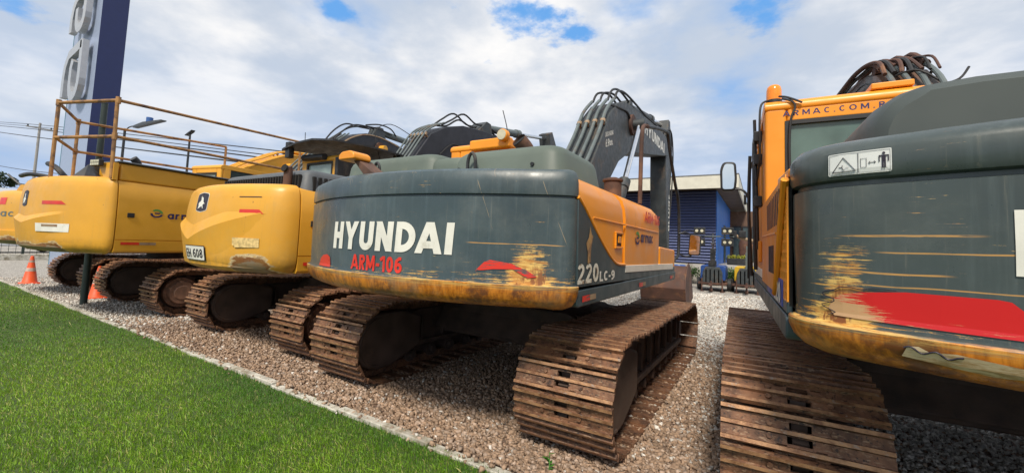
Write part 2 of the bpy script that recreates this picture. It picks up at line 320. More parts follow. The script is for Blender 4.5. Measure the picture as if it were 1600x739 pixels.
def glyph(ch, t):
    """centre lines of a block letter: (width, [polyline, ...]); t = stroke weight, height = 1"""
    h = t / 2; e = 0.35
    if ch == 'H': w_ = .66; L = [[(h, -e), (h, 1 + e)], [(w_ - h, -e), (w_ - h, 1 + e)], [(h, .5), (w_ - h, .5)]]
    elif ch == 'Y': w_ = .74; L = [[(h * .9 - .14, 1.3), (w_ / 2, .42)], [(w_ - h * .9 + .14, 1.3), (w_ / 2, .42)], [(w_ / 2, .48), (w_ / 2, -e)]]
    elif ch == 'U': w_ = .68; L = [[(h, 1 + e)] + _arc(w_ / 2, w_ / 2, w_ / 2 - h, w_ / 2 - h, 180, 360) + [(w_ - h, 1 + e)]]
    elif ch == 'N': w_ = .72; L = [[(h, -e), (h, 1 + e)], [(w_ - h, -e), (w_ - h, 1 + e)], [(h * .9 - .14, 1.28), (w_ - h * .9 + .14, -.28)]]
    elif ch == 'D': w_ = .74; L = [[(h, -e), (h, 1 + e)], [(h, 1 - h)] + _arc(w_ - .5, .5, .5 - h, .5 - h, 90, -90, 14) + [(h, h)]]
    elif ch == 'A': w_ = .82; L = [[(h - .1, -.2), (w_ / 2 + .05, 1.2)], [(w_ - h + .1, -.2), (w_ / 2 - .05, 1.2)], [(.22, .28), (w_ - .22, .28)]]
    elif ch == 'I': w_ = t; L = [[(h, -e), (h, 1 + e)]]
    elif ch == 'E': w_ = .52; L = [[(h, -e), (h, 1 + e)], [(h, 1 - h), (w_, 1 - h)], [(h, .5), (w_ * .92, .5)], [(h, h), (w_, h)]]
    elif ch == 'L': w_ = .52; L = [[(h, h), (h, 1 + e)], [(0, h), (w_, h)]]
    elif ch == 'R': w_ = .62; L = [[(h, -e), (h, 1 + e)], [(h, 1 - h), (w_ - .28, 1 - h)] + _arc(w_ - .28, .72, .28 - h, .28 - h, 90, -90, 8) + [(h, .44 + h)], [(w_ * .45, .5), (w_ + .0, -.2)]]
    elif ch == 'P': w_ = .60; L = glyph('R', t)[1][:2]
    elif ch == 'B': w_ = .62; L = [[(h, -e), (h, 1 + e)], [(h, 1 - h), (w_ - .28, 1 - h)] + _arc(w_ - .28, .74, .25 - h, .26 - h, 90, -90, 8) + [(h, .48 + h)], [(h, .52 - h), (w_ - .27, .52 - h)] + _arc(w_ - .27, .26, .27 - h, .26 - h, 90, -90, 8) + [(h, h)]]
    elif ch == 'M': w_ = .86; L = [[(h, -e), (h, 1 + e)], [(w_ - h, -e), (w_ - h, 1 + e)], [(h * .8 - .06, 1.2), (w_ / 2, .18)], [(w_ - h * .8 + .06, 1.2), (w_ / 2, .18)]]
    elif ch in 'CG': w_ = .66; L = [_arc(w_ / 2 + .02, .5, w_ / 2 - h, .5 - h, 45, 315, 16)]
    elif ch in 'O0': w_ = .60 if ch == '0' else .8; L = [_arc(w_ / 2, .5, w_ / 2 - h, .5 - h, 90, 450, 22)]
    elif ch == 'G': w_ = .7; L = []
    elif ch == 'X': w_ = .72; L = [[(-.1, -.2), (w_ + .1, 1.2)], [(-.1, 1.2), (w_ + .1, -.2)]]
    elif ch == '1': w_ = .38; L = [[(w_ - h, -e), (w_ - h, 1 + e)], [(-.05, .74), (w_ - h, .97)]]
    elif ch == '2': w_ = .60; L = [_arc(w_ / 2, .70, w_ / 2 - h, .30 - h, 170, -35, 10) + [(h * .9, h)], [(0, h), (w_, h)]]
    elif ch == '6': w_ = .60; L = [_arc(w_ / 2, .32, w_ / 2 - h, .32 - h, 90, 450, 18), [(w_ - .06, .90), (w_ * .62, 1 - h), (h + .03, .72), (h, .34)]]
    elif ch == '9': w_ = .60; L = [_arc(w_ / 2, .68, w_ / 2 - h, .32 - h, 90, 450, 18), [(.06, .10), (w_ * .38, h), (w_ - h - .03, .28), (w_ - h, .66)]]
    elif ch == '8': w_ = .60; L = [_arc(w_ / 2, .73, w_ / 2 - h - .03, .27 - h, 90, 450, 16), _arc(w_ / 2, .28, w_ / 2 - h, .28 - h, 90, 450, 16)]
    elif ch == '-': w_ = .32; L = [[(0, .42), (w_, .42)]]
    elif ch == '.': w_ = t; L = [[(0, h), (t, h)]]
    elif ch == 'a': w_ = .56; L = [_arc(w_ / 2, .33, w_ / 2 - h, .33 - h, 90, 450, 18), [(w_ - h, 0), (w_ - h, .66)]]
    elif ch == 'r': w_ = .40; L = [[(h, 0), (h, .66)], _arc(w_ - .08, .33, w_ - .08 - h, .33 - h, 180, 85, 6)]
    elif ch == 'm': w_ = .88; L = [[(h, 0), (h, .66)], _arc(.25 + h * .5, .36, .25 - h * .5, .30 - h, 170, 0, 8) + [(.5 - h * .0, 0)], _arc(.69, .36, .19, .30 - h, 170, 0, 8) + [(.88, 0)]]; w_ = .92
    elif ch == 'c': w_ = .52; L = [_arc(w_ / 2 + .02, .33, w_ / 2 - h, .33 - h, 45, 315, 14)]
    elif ch == 't': w_ = .38; L = [[(w_ / 2, .02), (w_ / 2, .88)], [(0, .58), (w_, .58)]]
    elif ch == 'o': w_ = .54; L = [_arc(w_ / 2, .33, w_ / 2 - h, .33 - h, 90, 450, 18)]
    elif ch == 'n': w_ = .54; L = [[(h, 0), (h, .66)], _arc(w_ / 2, .36, w_ / 2 - h, .30 - h, 170, 0, 8) + [(w_ - h, 0)]]
    else: w_ = .34; L = []
    return w_, L


def stroke_text(txt, t=0.2, gap=0.12, shear=0.0):
    """block lettering as flat strokes; each stroke sits a hair above the last so none share a plane"""
    bm = bmesh.new(); x = 0.0
    for ch in txt:
        w_, L = glyph(ch, t)
        if ch == 'A' and x > 0: x -= 0.07
        for k, P in enumerate(L):
            P = [Vector(p) for p in P]; closed = (P[0] - P[-1]).length < 1e-4 and len(P) > 4
            lf, rt = [], []
            n = len(P)
            for i in range(n):
                a = P[i - 1] if i > 0 else (P[-2] if closed else P[0] * 2 - P[1]); b = P[i + 1] if i < n - 1 else (P[1] if closed else P[-1] * 2 - P[-2])
                d1 = (P[i] - a).normalized(); d2 = (b - P[i]).normalized(); d = (d1 + d2).normalized()
                m_ = min(1.6, 1 / max(0.3, d.dot(d1))); nn = Vector((-d.y, d.x)) * (t / 2) * m_
                lf.append(P[i] + nn); rt.append(P[i] - nn)
            V = [[bm.verts.new((q.x + x, q.y, k)) for q in side] for side in (lf, rt)]
            for i in range(n - 1):
                try: bm.faces.new((V[1][i], V[1][i + 1], V[0][i + 1], V[0][i]))
                except ValueError: pass
        x += w_ + gap
    for co, no in (((0, 0, 0), (0, -1, 0)), ((0, 1, 0), (0, 1, 0))):
        bmesh.ops.bisect_plane(bm, geom=bm.verts[:] + bm.edges[:] + bm.faces[:], plane_co=co, plane_no=no, clear_outer=True)
    if shear:
        for v in bm.verts: v.co.x += v.co.y * shear
    return bm


def decal(name, src, u0, u1, z0, z1, fn, mat, parent, bold=0.0, shear=0.0, space=1.0, cut=0.08, thick=0.0):
    """lettering or a 2D shape fitted into (u0..u1, z0..z1) and laid on a surface by fn(u, z, lift)"""
    if isinstance(src, str): bm = stroke_text(src, bold if bold > 0.05 else 0.17, 0.13 * space if space > 1 else 0.12, shear)
    else:
        bm = bmesh.new()
        for poly in src: bm.faces.new([bm.verts.new((p[0], p[1], 0)) for p in poly])
    xs = [v.co.x for v in bm.verts]; ys = [v.co.y for v in bm.verts]
    a, b_, c, d = min(xs), max(xs), min(ys), max(ys)
    for v in bm.verts:
        v.co.x = u0 + (v.co.x - a) / (b_ - a) * (u1 - u0); v.co.y = z0 + (v.co.y - c) / (d - c) * (z1 - z0)
    lo, hi = min(u0, u1), max(u0, u1)
    if cut:
        k = lo + cut
        while k < hi:
            bmesh.ops.bisect_plane(bm, geom=bm.verts[:] + bm.edges[:] + bm.faces[:], plane_co=(k, 0, 0), plane_no=(1, 0, 0)); k += cut
        k = z0 + 0.02
        while k < z1:
            bmesh.ops.bisect_plane(bm, geom=bm.verts[:] + bm.edges[:] + bm.faces[:], plane_co=(0, k, 0), plane_no=(0, 1, 0)); k += 0.03
    bmesh.ops.triangulate(bm, faces=bm.faces[:])
    for v in bm.verts: v.co = Vector(fn(v.co.x, v.co.y, 0.004 + v.co.z * 0.0006))
    me = bpy.data.meshes.new(name); bm.to_mesh(me); bm.free(); me.materials.append(mat)
    o = bpy.data.objects.new(name, me); col.objects.link(o); o.parent = parent
    return o


# ------------------------------------------------------------------ ground
def gravel_mat():
    mt, n, b = newmat('gravel_bed'); o = n.obj()
    v = n.node('ShaderNodeTexVoronoi'); v.inputs['Scale'].default_value = 38; n.put(v.inputs['Vector'], o)
    big = n.noise(o, 0.45, 4)
    x, y, z = n.sep(o)
    fy = n.m('ADD', y, n.m('MULTIPLY', n.m('SUBTRACT', big, 0.5), 5))
    far = n.ramp(fy, 4.5, 8.5)
    px = n.m('MAXIMUM', far, n.ramp(n.m('ADD', x, n.m('MULTIPLY', n.m('SUBTRACT', big, 0.5), 3)), -7.2, -9.5))
    h, s_, v_ = n.sep(v.outputs['Color'])
    brown = n.mix(h, (0.13, 0.075, 0.050), (0.36, 0.245, 0.175)); grey = n.mix(h, (0.25, 0.23, 0.20), (0.58, 0.55, 0.50))
    c = n.mix(px, brown, grey)
    c = n.mix(n.ramp(v.outputs['Distance'], 0.40, 0.80, 0.0, 0.6), c, (0.09, 0.07, 0.055))
    n.put(b.inputs['Base Color'], c); b.inputs['Roughness'].default_value = 0.9
    n.put(b.inputs['Normal'], n.bump(n.m('SUBTRACT', 1.0, v.outputs['Distance']), 0.9, 0.02))
    return mt


g = MB().add([(-400, -200, 0), (400, -200, 0), (400, 600, 0), (-400, 600, 0)], [(0, 1, 2, 3)])
tag(g.build('ground', gravel_mat(), smooth=False), kind='structure')


def points_area(n, seed, ylo, yhi, near, far, falloff):
    """random ground points inside the wedge the camera can see, denser close up"""
    rs = np.random.RandomState(seed); out = []
    tot = 0
    while tot < n:
        k = 400000
        r = near * (far / near) ** rs.rand(k)                       # log-uniform radius = density 1/r^2
        keep = rs.rand(k) < (r / far) ** falloff
        a = rs.uniform(R_(-25), R_(108), k)                         # angle from +Y towards -X
        x = -r * np.sin(a); y = r * np.cos(a)
        m = keep & (y > ylo) & (y < yhi)
        p = np.stack([x[m], y[m]], 1); out.append(p); tot += len(p)
    return np.concatenate(out)[:n], rs


def merged(name, tmpl_v, tmpl_f, pos, scale, rotz, tilt, mats, colors=None, fmi=None, jitter=0.0, rs=None, zoff=0.0):
    tv = np.array(tmpl_v, float); n = len(pos); nv = len(tv)
    V = np.repeat(tv[None], n, 0)
    if jitter: V = V + rs.uniform(-jitter, jitter, V.shape)
    V = V * scale[:, None, :]
    c, s = np.cos(tilt)[:, None], np.sin(tilt)[:, None]
    y = V[..., 1] * c - V[..., 2] * s; z = V[..., 1] * s + V[..., 2] * c; V[..., 1] = y; V[..., 2] = z
    c, s = np.cos(rotz)[:, None], np.sin(rotz)[:, None]
    x = V[..., 0] * c - V[..., 1] * s; y = V[..., 0] * s + V[..., 1] * c; V[..., 0] = x; V[..., 1] = y
    V[..., 0] += pos[:, 0:1]; V[..., 1] += pos[:, 1:2]; V[..., 2] += zoff if pos.shape[1] == 2 else pos[:, 2:3]
    fl = len(tmpl_f[0]); F = np.array(tmpl_f)
    FF = (F[None] + (np.arange(n) * nv)[:, None, None]).reshape(-1)
    nf = n * len(F)
    me = bpy.data.meshes.new(name)
    me.vertices.add(n * nv); me.vertices.foreach_set('co', V.reshape(-1).astype(np.float32))
    me.loops.add(nf * fl); me.loops.foreach_set('vertex_index', FF.astype(np.int32))
    me.polygons.add(nf); me.polygons.foreach_set('loop_start', np.arange(0, nf * fl, fl, dtype=np.int32))
    me.polygons.foreach_set('loop_total', np.full(nf, fl, dtype=np.int32))
    me.update(calc_edges=True)
    if colors is not None:
        at = me.color_attributes.new('tint', 'FLOAT_COLOR', 'POINT')
        cc = np.repeat(np.concatenate([colors, np.ones((n, 1))], 1)[:, None], nv, 1)
        at.data.foreach_set('color', cc.reshape(-1).astype(np.float32))
    me.materials.append(mats)
    o = bpy.data.objects.new(name, me); col.objects.link(o)
    return o


def tint_mat(name, rough, trans=0.0):
    mt, n, b = newmat(name)
    a = n.node('ShaderNodeVertexColor', layer_name='tint')
    n.put(b.inputs['Base Color'], a.outputs[0]); b.inputs['Roughness'].default_value = rough
    if trans:
        t = n.node('ShaderNodeBsdfTranslucent'); n.put(t.inputs[0], a.outputs[0])
        mx = n.node('ShaderNodeMixShader'); mx.inputs[0].default_value = trans
        n.L.new(b.outputs[0], mx.inputs[1]); n.L.new(t.outputs[0], mx.inputs[2])
        n.L.new(mx.outputs[0], mt.node_tree.nodes['Material Output'].inputs[0])
    return mt


def smooth_noise(x, y, seed=0):
    rs = np.random.RandomState(seed); v = 0
    for k in range(6):
        f = rs.uniform(0.4, 1.6); a = rs.uniform(0, 6.28); p = rs.uniform(0, 6.28)
        v = v + np.sin((x * math.cos(a) + y * math.sin(a)) * f + p)
    return v / 6


# gravel stones
NS = 170000
pos, rs = points_area(NS, 3, 2.345, 16.0, 2.3, 18.0, 0.45)
stray = rs.rand(NS) < 0.004
pos[stray, 1] = 2.35 - np.abs(rs.normal(0, 0.045, stray.sum())); STRAY = stray
jy = smooth_noise(pos[:, 0], pos[:, 1], 5)
fy = pos[:, 1] + jy * 1.6
fx = pos[:, 0] + jy * 1.2
grey = np.clip(np.maximum((fy - 4.6) / 3.0, (-7.4 - fx) / 1.8), 0, 1)
grey = np.maximum(grey, np.clip((fx + 1.0) / 1.2, 0, 1) * np.clip((fy - 2.9) / 1.5, 0, 1))
lum = rs.uniform(0.60, 1.22, NS)
tone_bands = smooth_noise(pos[:, 0] * 3, pos[:, 1] * 0.6, 31)
lum = lum * (1 - 0.16 * np.clip(tone_bands * 2, 0, 1))  # stones darker in long bands
pick = rs.rand(NS)
brown = np.array([[0.345, 0.235, 0.158]]); greyc = np.array([[0.62, 0.585, 0.53]]); pink = np.array([[0.42, 0.315, 0.24]])
isg = (pick < (0.04 + 0.86 * grey))[:, None]
base = np.where(isg, greyc, np.where((rs.rand(NS) < 0.3)[:, None], pink, brown))
colr = base * lum[:, None]
sz = (0.0054 + 0.0090 * rs.rand(NS) ** 1.8)[:, None] * rs.uniform(0.65, 1.25, (NS, 3)) * (1 + np.clip(pos[:, 1:2] - 5, 0, 10) * 0.06)
cube = [(-1, -1, -1), (1, -1, -1), (1, 1, -1), (-1, 1, -1), (-1, -1, 1), (1, -1, 1), (1, 1, 1), (-1, 1, 1)]
cf = [(0, 3, 2, 1), (4, 5, 6, 7), (0, 1, 5, 4), (1, 2, 6, 5), (2, 3, 7, 6), (3, 0, 4, 7)]
p3 = np.concatenate([pos, rs.uniform(0.000, 0.014, (NS, 1))], 1); p3[STRAY & (pos[:, 1] > 2.262), 2] += 0.034; p3[STRAY & (pos[:, 1] <= 2.262), 2] += 0.018
gs = merged('gravel', cube, cf, p3, sz, rs.uniform(0, 6.28, NS), rs.uniform(-0.7, 0.7, NS), tint_mat('crushed_stone', 0.9), colr, jitter=0.42, rs=rs)
tag(gs, 'brown and grey crushed stone spread under and between the excavators', 'gravel', kind='stuff')

# kerb of concrete strips and the lawn soil
kb = MB(); x = 4.0
while x > -60:
    l = 1.0 if x > -20 else 4.0; dy = rnd.uniform(-0.016, 0.016); dz = rnd.uniform(-0.015, 0.006)
    kb.box(x - l + 0.012, x, 2.262 + dy, 2.335 + dy, -0.05, 0.042 + dz); x -= l
kerb_m = simple('kerb_concrete', (0.50, 0.48, 0.42), 0.85, var=0.25, scale=9, dirt=(0.22, 0.19, 0.13), dirt_amt=0.45, bump=0.5)
tag(kb.build('kerb', kerb_m, bevel=0.008), kind='structure')
soil, n_, b_ = newmat('lawn_soil')
n_.put(b_.inputs['Base Color'], n_.mix(n_.noise(n_.obj(), 20, 5), (0.035, 0.055, 0.015), (0.07, 0.11, 0.025))); b_.inputs['Roughness'].default_value = 0.95
lw = MB().add([(-60, -40, 0.010), (8, -40, 0.010), (8, 2.262, 0.010), (-60, 2.262, 0.010)], [(0, 1, 2, 3)])
tag(lw.build('lawn_soil', soil, smooth=False), kind='structure')
# grass blades
def grass(n, near, far, fo, seed, hgt):
    pos, rs = points_area(n, seed, -1.5, 2.268, near, far, fo)
    e = (rs.rand(n) < 0.012); pos[e, 1] = 2.262 + np.abs(rs.normal(0, 0.016, e.sum()))
    d = np.hypot(pos[:, 0], pos[:, 1])
    n1 = smooth_noise(pos[:, 0] * 1.0, pos[:, 1] * 1.8, 8) * 1.5; n2 = smooth_noise(pos[:, 0] * 5, pos[:, 1] * 5, 9) + smooth_noise(pos[:, 0] * 14, pos[:, 1] * 14, 10)
    t = np.clip(0.42 + 0.6 * n1 + 0.30 * n2 + rs.uniform(-0.25, 0.25, n), 0, 1)[:, None]
    c1 = np.array([[0.065, 0.200, 0.010]]); c2 = np.array([[0.250, 0.430, 0.022]]); straw = np.array([[0.42, 0.42, 0.13]])
    c = c1 * (1 - t) + c2 * t
    c = np.where((rs.rand(n) < 0.05 + 0.10 * (t[:, 0] > 0.6))[:, None], straw, c) * rs.uniform(0.7, 1.25, (n, 1))
    blade = [(-0.5, 0, 0), (0.5, 0, 0), (0.28, 0.16, 0.6), (0, 0.42, 1.0)]
    wdt = rs.uniform(0.0018, 0.0034, n) * (1 + d * 0.13); h = rs.uniform(0.45, 1.10, n) * hgt * (1 + 0.15 * n1) * np.where(rs.rand(n) < 0.012, 1.9, 1.0)
    s3 = np.stack([wdt, h, h], 1)
    return pos, s3, rs, c, blade
gm = tint_mat('grass_blade', 0.55, 0.25)
pos, s3, rs, c, blade = grass(430000, 1.1, 32.0, 0.45, 21, 0.032)
gr = merged('grass', blade, [(0, 1, 2, 3)], pos, s3, rs.uniform(0, 6.28, len(pos)), rs.uniform(-0.9, 0.9, len(pos)), gm, c, zoff=0.008)
tag(gr, 'short green lawn grass filling the near strip beside the kerb', 'grass', kind='stuff')


# ------------------------------------------------------------------ excavator undercarriage
def track_path(L, H, rr, rf, zf):
    """closed path (y,z) of the belt pin line: rear drum radius rr, front drum radius rf"""
    off = 0.04
    yr, zr = -L + rr + off, rr + off; yf, zf_ = L - rf - off, rf + off
    pts = []
    for i in range(25):                                  # rear drum from bottom to top
        a = R_(-90 - i * 180 / 24); pts.append((yr + rr * math.cos(a), zr + rr * math.sin(a)))
    for i in range(1, 12):                               # top run with a little sag
        t = i / 12; y = yr + (yf - yr) * t; z = (zr + rr) * (1 - t) + (zf_ + rf) * t - 0.022 * math.sin(math.pi * 2 * t) ** 2
        pts.append((y, z))
    for i in range(25):
        a = R_(90 - i * 180 / 24); pts.append((yf + rf * math.cos(a), zf_ + rf * math.sin(a)))
    return pts, (yr, zr), (yf, zf_)


def belt_mesh(L=2.07, rr=0.365, rf=0.325, wd=0.72, pitch=0.19, bolts=True):
    pts, rc, fc = track_path(L, 0, rr, rf, 0)
    P = [Vector((0, y, z)) for y, z in pts] + [Vector((0, pts[0][0], pts[0][1]))]
    seg = [(P[i + 1] - P[i]).length for i in range(len(P) - 1)]; tot = sum(seg)
    ns = round(tot / pitch); pt = tot / ns
    def at(s):
        s %= tot
        for i, l in enumerate(seg):
            if s <= l: return P[i].lerp(P[i + 1], s / l)
            s -= l
        return P[-1]
    cen = Vector((0, 0, 0.42)); mb = MB()
    h = wd / 2
    for k in range(ns):
        a = at(k * pt + 0.3 * pt); b = at((k + 1) * pt + 0.3 * pt); d = (b - a).normalized(); c = (a + b) / 2
        nrm = Vector((0, -d.z, d.y))
        if nrm.dot(c - cen) < 0: nrm = -nrm
        wob = rnd.uniform(-0.003, 0.003)
        def W(u, t, q): return Vector((u, 0, 0)) + c + d * t + nrm * (q + wob)
        hl = pt / 2 - 0.007
        # plate split into cells so that the two mud slots stay open
        us = [-h, -0.105, -0.060, -0.048, 0.048, 0.060, 0.105, h]; ts = [-hl, -hl + 0.030, -0.050, -0.016, 0.016, 0.050, hl]
        hole = {(3, 2), (3, 4), (1, 0), (5, 0), (2, 2) if k % 2 else (4, 2), (1, 5), (5, 5)}
        for i in range(7):
            for j in range(6):
                if (i, j) in hole: continue
                q0, q1 = 0.012, 0.026
                vs = [W(us[i + (e & 1)], ts[j + ((e >> 1) & 1)], (q0 if e < 4 else q1) - 0.011 * ts[j + ((e >> 1) & 1)] / hl * (e < 4)) for e in range(8)]
                mb.add(vs, [(4, 5, 7, 6), (0, 2, 3, 1)], 0)
                if i == 0: mb.add([vs[0], vs[2], vs[6], vs[4]], [(0, 1, 2, 3)], 0)
                if i == 6: mb.add([vs[1], vs[3], vs[7], vs[5]], [(0, 1, 2, 3)], 0)
                if j == 0: mb.add([vs[0], vs[1], vs[5], vs[4]], [(0, 1, 2, 3)], 0)
                if j == 5: mb.add([vs[2], vs[3], vs[7], vs[6]], [(0, 1, 2, 3)], 0)
        # three grouser ribs
        for (t, hh, tw) in ((-hl + 0.010, 0.050, 0.0095), (0.0, 0.046, 0.0095), (hl - 0.012, 0.050, 0.0095)):
            e = rnd.uniform(-0.007, 0.003)
            vs = [W(u, t + s_ * (tw + (0.006 if q < 0.03 else 0)), q + (e if q > 0.03 else 0)) for u in (-h, h) for s_ in (-1, 1) for q in (0.022, hh)]
            mb.add(vs, [(0, 4, 5, 1), (2, 3, 7, 6), (0, 1, 3, 2), (4, 6, 7, 5)], 0)
            mb.add([vs[1], vs[3], vs[7], vs[5]], [(0, 1, 2, 3)], 1)
        if bolts:
            for u in (-0.135, 0.135):
                for t in (-0.030, 0.030):
                    mb.cyl(W(u, t, 0.022), W(u, t, 0.038), 0.015, seg=6, mi=0)
        # chain links behind the plate
        for u in (-0.085, 0.085):
            vs = [W(u + s_ * 0.028, t, q) for s_ in (-1, 1) for t in (-hl - 0.01, hl + 0.01) for q in (-0.075, 0.008)]
            mb.add(vs, [(0, 1, 3, 2), (4, 6, 7, 5), (0, 4, 5, 1), (2, 3, 7, 6), (0, 2, 6, 4), (1, 5, 7, 3)], 0)
        mb.cyl(W(-0.12, -hl, -0.035), W(0.12, -hl, -0.035), 0.028, seg=8, mi=0)
    o = mb.build('track_belt', [M['track'], M['grouser']], smooth=False)
    me = o.data; bpy.data.objects.remove(o)
    return me, rc, fc


BELT = {}
def undercarriage(root, gauge, L, shoe, variant='plate', off=(0, 0)):
    k0 = set(o.name for o in root.children)
    key = (L, shoe)
    if key not in BELT: BELT[key] = belt_mesh(L=L, wd=shoe)
    me, rc, fc = BELT[key]
    for sx in (-1, 1):
        xc = sx * gauge / 2
        t = bpy.data.objects.new('track_belt', me); col.objects.link(t); t.parent = root; t.location = (xc, 0, 0)
        f = MB()
        f.prism([(-L + 0.75, 0.24), (L - 0.62, 0.20), (L - 0.50, 0.30), (L - 0.55, 0.56), (L - 1.0, 0.62), (-L + 1.1, 0.66), (-L + 0.7, 0.60)], xc - 0.15, xc + 0.15, 'x')
        for s2 in (-1, 1):                                     # web flange and gussets
            xx = xc + s2 * 0.17
            f.prism([(-L + 0.80, 0.27), (L - 0.60, 0.22), (L - 0.60, 0.27), (-L + 0.80, 0.32)], min(xx, xx + s2 * 0.05), max(xx, xx + s2 * 0.05), 'x')
            for k in range(7):
                y = -L + 1.05 + k * (2 * L - 1.9) / 6
                f.prism([(y, 0.315), (y + 0.03, 0.315), (y + 0.03, 0.50), (y, 0.58)], min(xx - s2 * .02, xx + s2 * 0.03), max(xx - s2 * .02, xx + s2 * 0.03), 'x')
        f.build('track_frame', M['frame'], root, bevel=0.01)
        # toothed sprocket at the rear
        sp = MB(); poly = []
        for k in range(42):
            a = 2 * math.pi * k / 42; r = rc[1] - 0.04 - (0.0 if k % 2 else 0.05)
            poly.append((rc[0] + r * math.cos(a), rc[1] + r * math.sin(a)))
        sp.prism(poly, xc - 0.035, xc + 0.035, 'x')
        sp.build('sprocket', M['frame'], root)
        idl = MB().cyl((xc - 0.08, fc[0], fc[1]), (xc + 0.08, fc[0], fc[1]), fc[1] - 0.06, seg=32)
        idl.cyl((xc - 0.17, fc[0], fc[1]), (xc + 0.17, fc[0], fc[1]), 0.10, seg=16)
        idl.build('idler', M['frame'], root, bevel=0.01)
        for s2 in (-1, 1):
            outer = (s2 == sx)
            x0 = xc + s2 * 0.10; x1 = xc + s2 * (0.27 if outer else 0.23)
            if outer and variant == 'hub':
                hb = MB()
                hb.cyl((x0, *rc), (xc + s2 * 0.21, *rc), 0.25, seg=36)
                hb.cyl((xc + s2 * 0.21, *rc), (xc + s2 * 0.27, *rc), 0.205, 0.185, seg=36)
                hb.cyl((xc + s2 * 0.27, *rc), (xc + s2 * 0.285, *rc), 0.13, 0.11, seg=24)
                h_ = hb.build('drive_hub', M['hub'], root, bevel=0.006)
                for k in range(20):
                    a = 2 * math.pi * k / 20; cy, cz = rc[0] + 0.228 * math.cos(a), rc[1] + 0.228 * math.sin(a)
                    MB().cyl((xc + s2 * 0.205, cy, cz), (xc + s2 * 0.228, cy, cz), 0.013, seg=6).build('bolt', M['hub'], h_)
            else:
                r = 0.285; poly = []
                for k in range(19):
                    a = R_(90 + k * 10); poly.append((rc[0] + r * math.cos(a), rc[1] + r * math.sin(a)))
                poly += [(rc[0] + 0.18, rc[1] - r * 0.97), (rc[0] + 0.42, rc[1] - 0.20), (rc[0] + 0.60, rc[1] - 0.12), (rc[0] + 0.60, rc[1] + 0.20), (rc[0] + 0.30, rc[1] + r)]
                pl = MB().prism(poly, min(x0, x1), max(x0, x1), 'x')
                p_ = pl.build('drive_cover', M['plate'], root, bevel=0.03, seg=3)
                xr = x1 + s2 * 0.002
                rim = [(xr, rc[0] + (r - 0.045) * math.cos(R_(90 + k * 12)), rc[1] + (r - 0.045) * math.sin(R_(90 + k * 12))) for k in range(16)]
                MB().tube([rim[-1]] + rim[::-1][1:], 0.012, seg=6, smooth=0).build('rim_bead', M['plate'], p_)
        rl = []
        for k in range(8):
            y = -L + 0.95 + k * (2 * L - 1.75) / 7
            MB().cyl((xc - 0.14, y, 0.155), (xc + 0.14, y, 0.155), 0.085, seg=16).cyl((xc - 0.19, y, 0.155), (xc + 0.19, y, 0.155), 0.045, seg=12).build('track_roller', M['frame'], root, bevel=0.01)
        for y in (-0.45, 0.55):
            MB().cyl((xc - 0.1, y, 0.665), (xc + 0.1, y, 0.665), 0.05, seg=14).build('carrier_roller', M['frame'], root)
    cb = MB()
    hg = gauge / 2
    cb.prism([(-0.75, 0.42), (0.75, 0.42), (0.55, 0.74), (-0.55, 0.74)], -hg + 0.15, hg - 0.15, 'x')
    cb.prism([(-hg + 0.1, 0.35), (hg - 0.1, 0.35), (hg - 0.1, 0.58), (0.62, 0.76), (-0.62, 0.76), (-hg + 0.1, 0.58)], -0.62, 0.62, 'y')
    cb.cyl((0, 0, 0.74), (0, 0, 1.04), 0.62, seg=40)
    cb.build('car_body', M['frame'], root, bevel=0.02)
    for o in root.children:
        if o.name not in k0: o.location = (o.location.x + off[0], o.location.y + off[1], o.location.z)


# ------------------------------------------------------------------ counterweight
def cw_plan(Rr, W, ys, rc, inset, nb=9, na=19):
    """plan outline (x,y) of the tail: straight front at ys, rounded corners, arc at the rear"""
    Wi = W - inset; xa = W - rc
    ya = -math.sqrt(Rr * Rr - xa * xa) + inset
    yc = -math.sqrt(Rr * Rr - (W - rc * 0.25) ** 2) + inset
    xa_ = xa * (Wi / W)
    pts = []
    for i in range(na):
        x = -xa_ + 2 * xa_ * i / (na - 1); xx = x * W / Wi
        pts.append((x, -math.sqrt(Rr * Rr - xx * xx) + inset))
    e0 = pts[-1]; e2 = (Wi, ys); sl = (pts[-1][1] - pts[-2][1]) / (pts[-1][0] - pts[-2][0])
    e1 = (Wi, e0[1] + sl * (Wi - e0[0]) * 0.9)
    cr = []
    for i in range(1, nb + 1):
        t = i / nb; cr.append(((1 - t) ** 2 * e0[0] + 2 * t * (1 - t) * e1[0] + t * t * e2[0], (1 - t) ** 2 * e0[1] + 2 * t * (1 - t) * e1[1] + t * t * e2[1]))
    left = [(-x, y) for x, y in cr[::-1]]
    return left + pts + cr


def counterweight(root, prof, Rr, W, ys, rc, mat, yfront=None, groove=None):
    yf = ys + 0.02 if yfront is None else yfront
    mb = MB(); rings = []
    for z, ins in prof:
        p = cw_plan(Rr, W, ys, rc, ins)
        Wi = W - ins
        rings.append([(-Wi, yf, z)] + [(x, y, z) for x, y in p] + [(Wi, yf, z)])
    mb.loft(rings)
    return mb.build('counterweight', mat, root, ang=28)


def cw_surface(Rr, W, ys, rc, inset_at):
    def fn(u, z, lift):
        ins = inset_at(z) - lift
        p = cw_plan(Rr, W, ys, rc, ins)
        for i in range(len(p) - 1):
            if p[i][0] <= u <= p[i + 1][0] + 1e-9:
                t = (u - p[i][0]) / max(1e-9, p[i + 1][0] - p[i][0]); return (u, p[i][1] + t * (p[i + 1][1] - p[i][1]), z)
        return (u, p[-1][1] if u > 0 else p[0][1], z)
    return fn


def interp(prof):
    zs = [p[0] for p in prof]; ins = [p[1] for p in prof]
    return lambda z: float(np.interp(z, zs, ins))


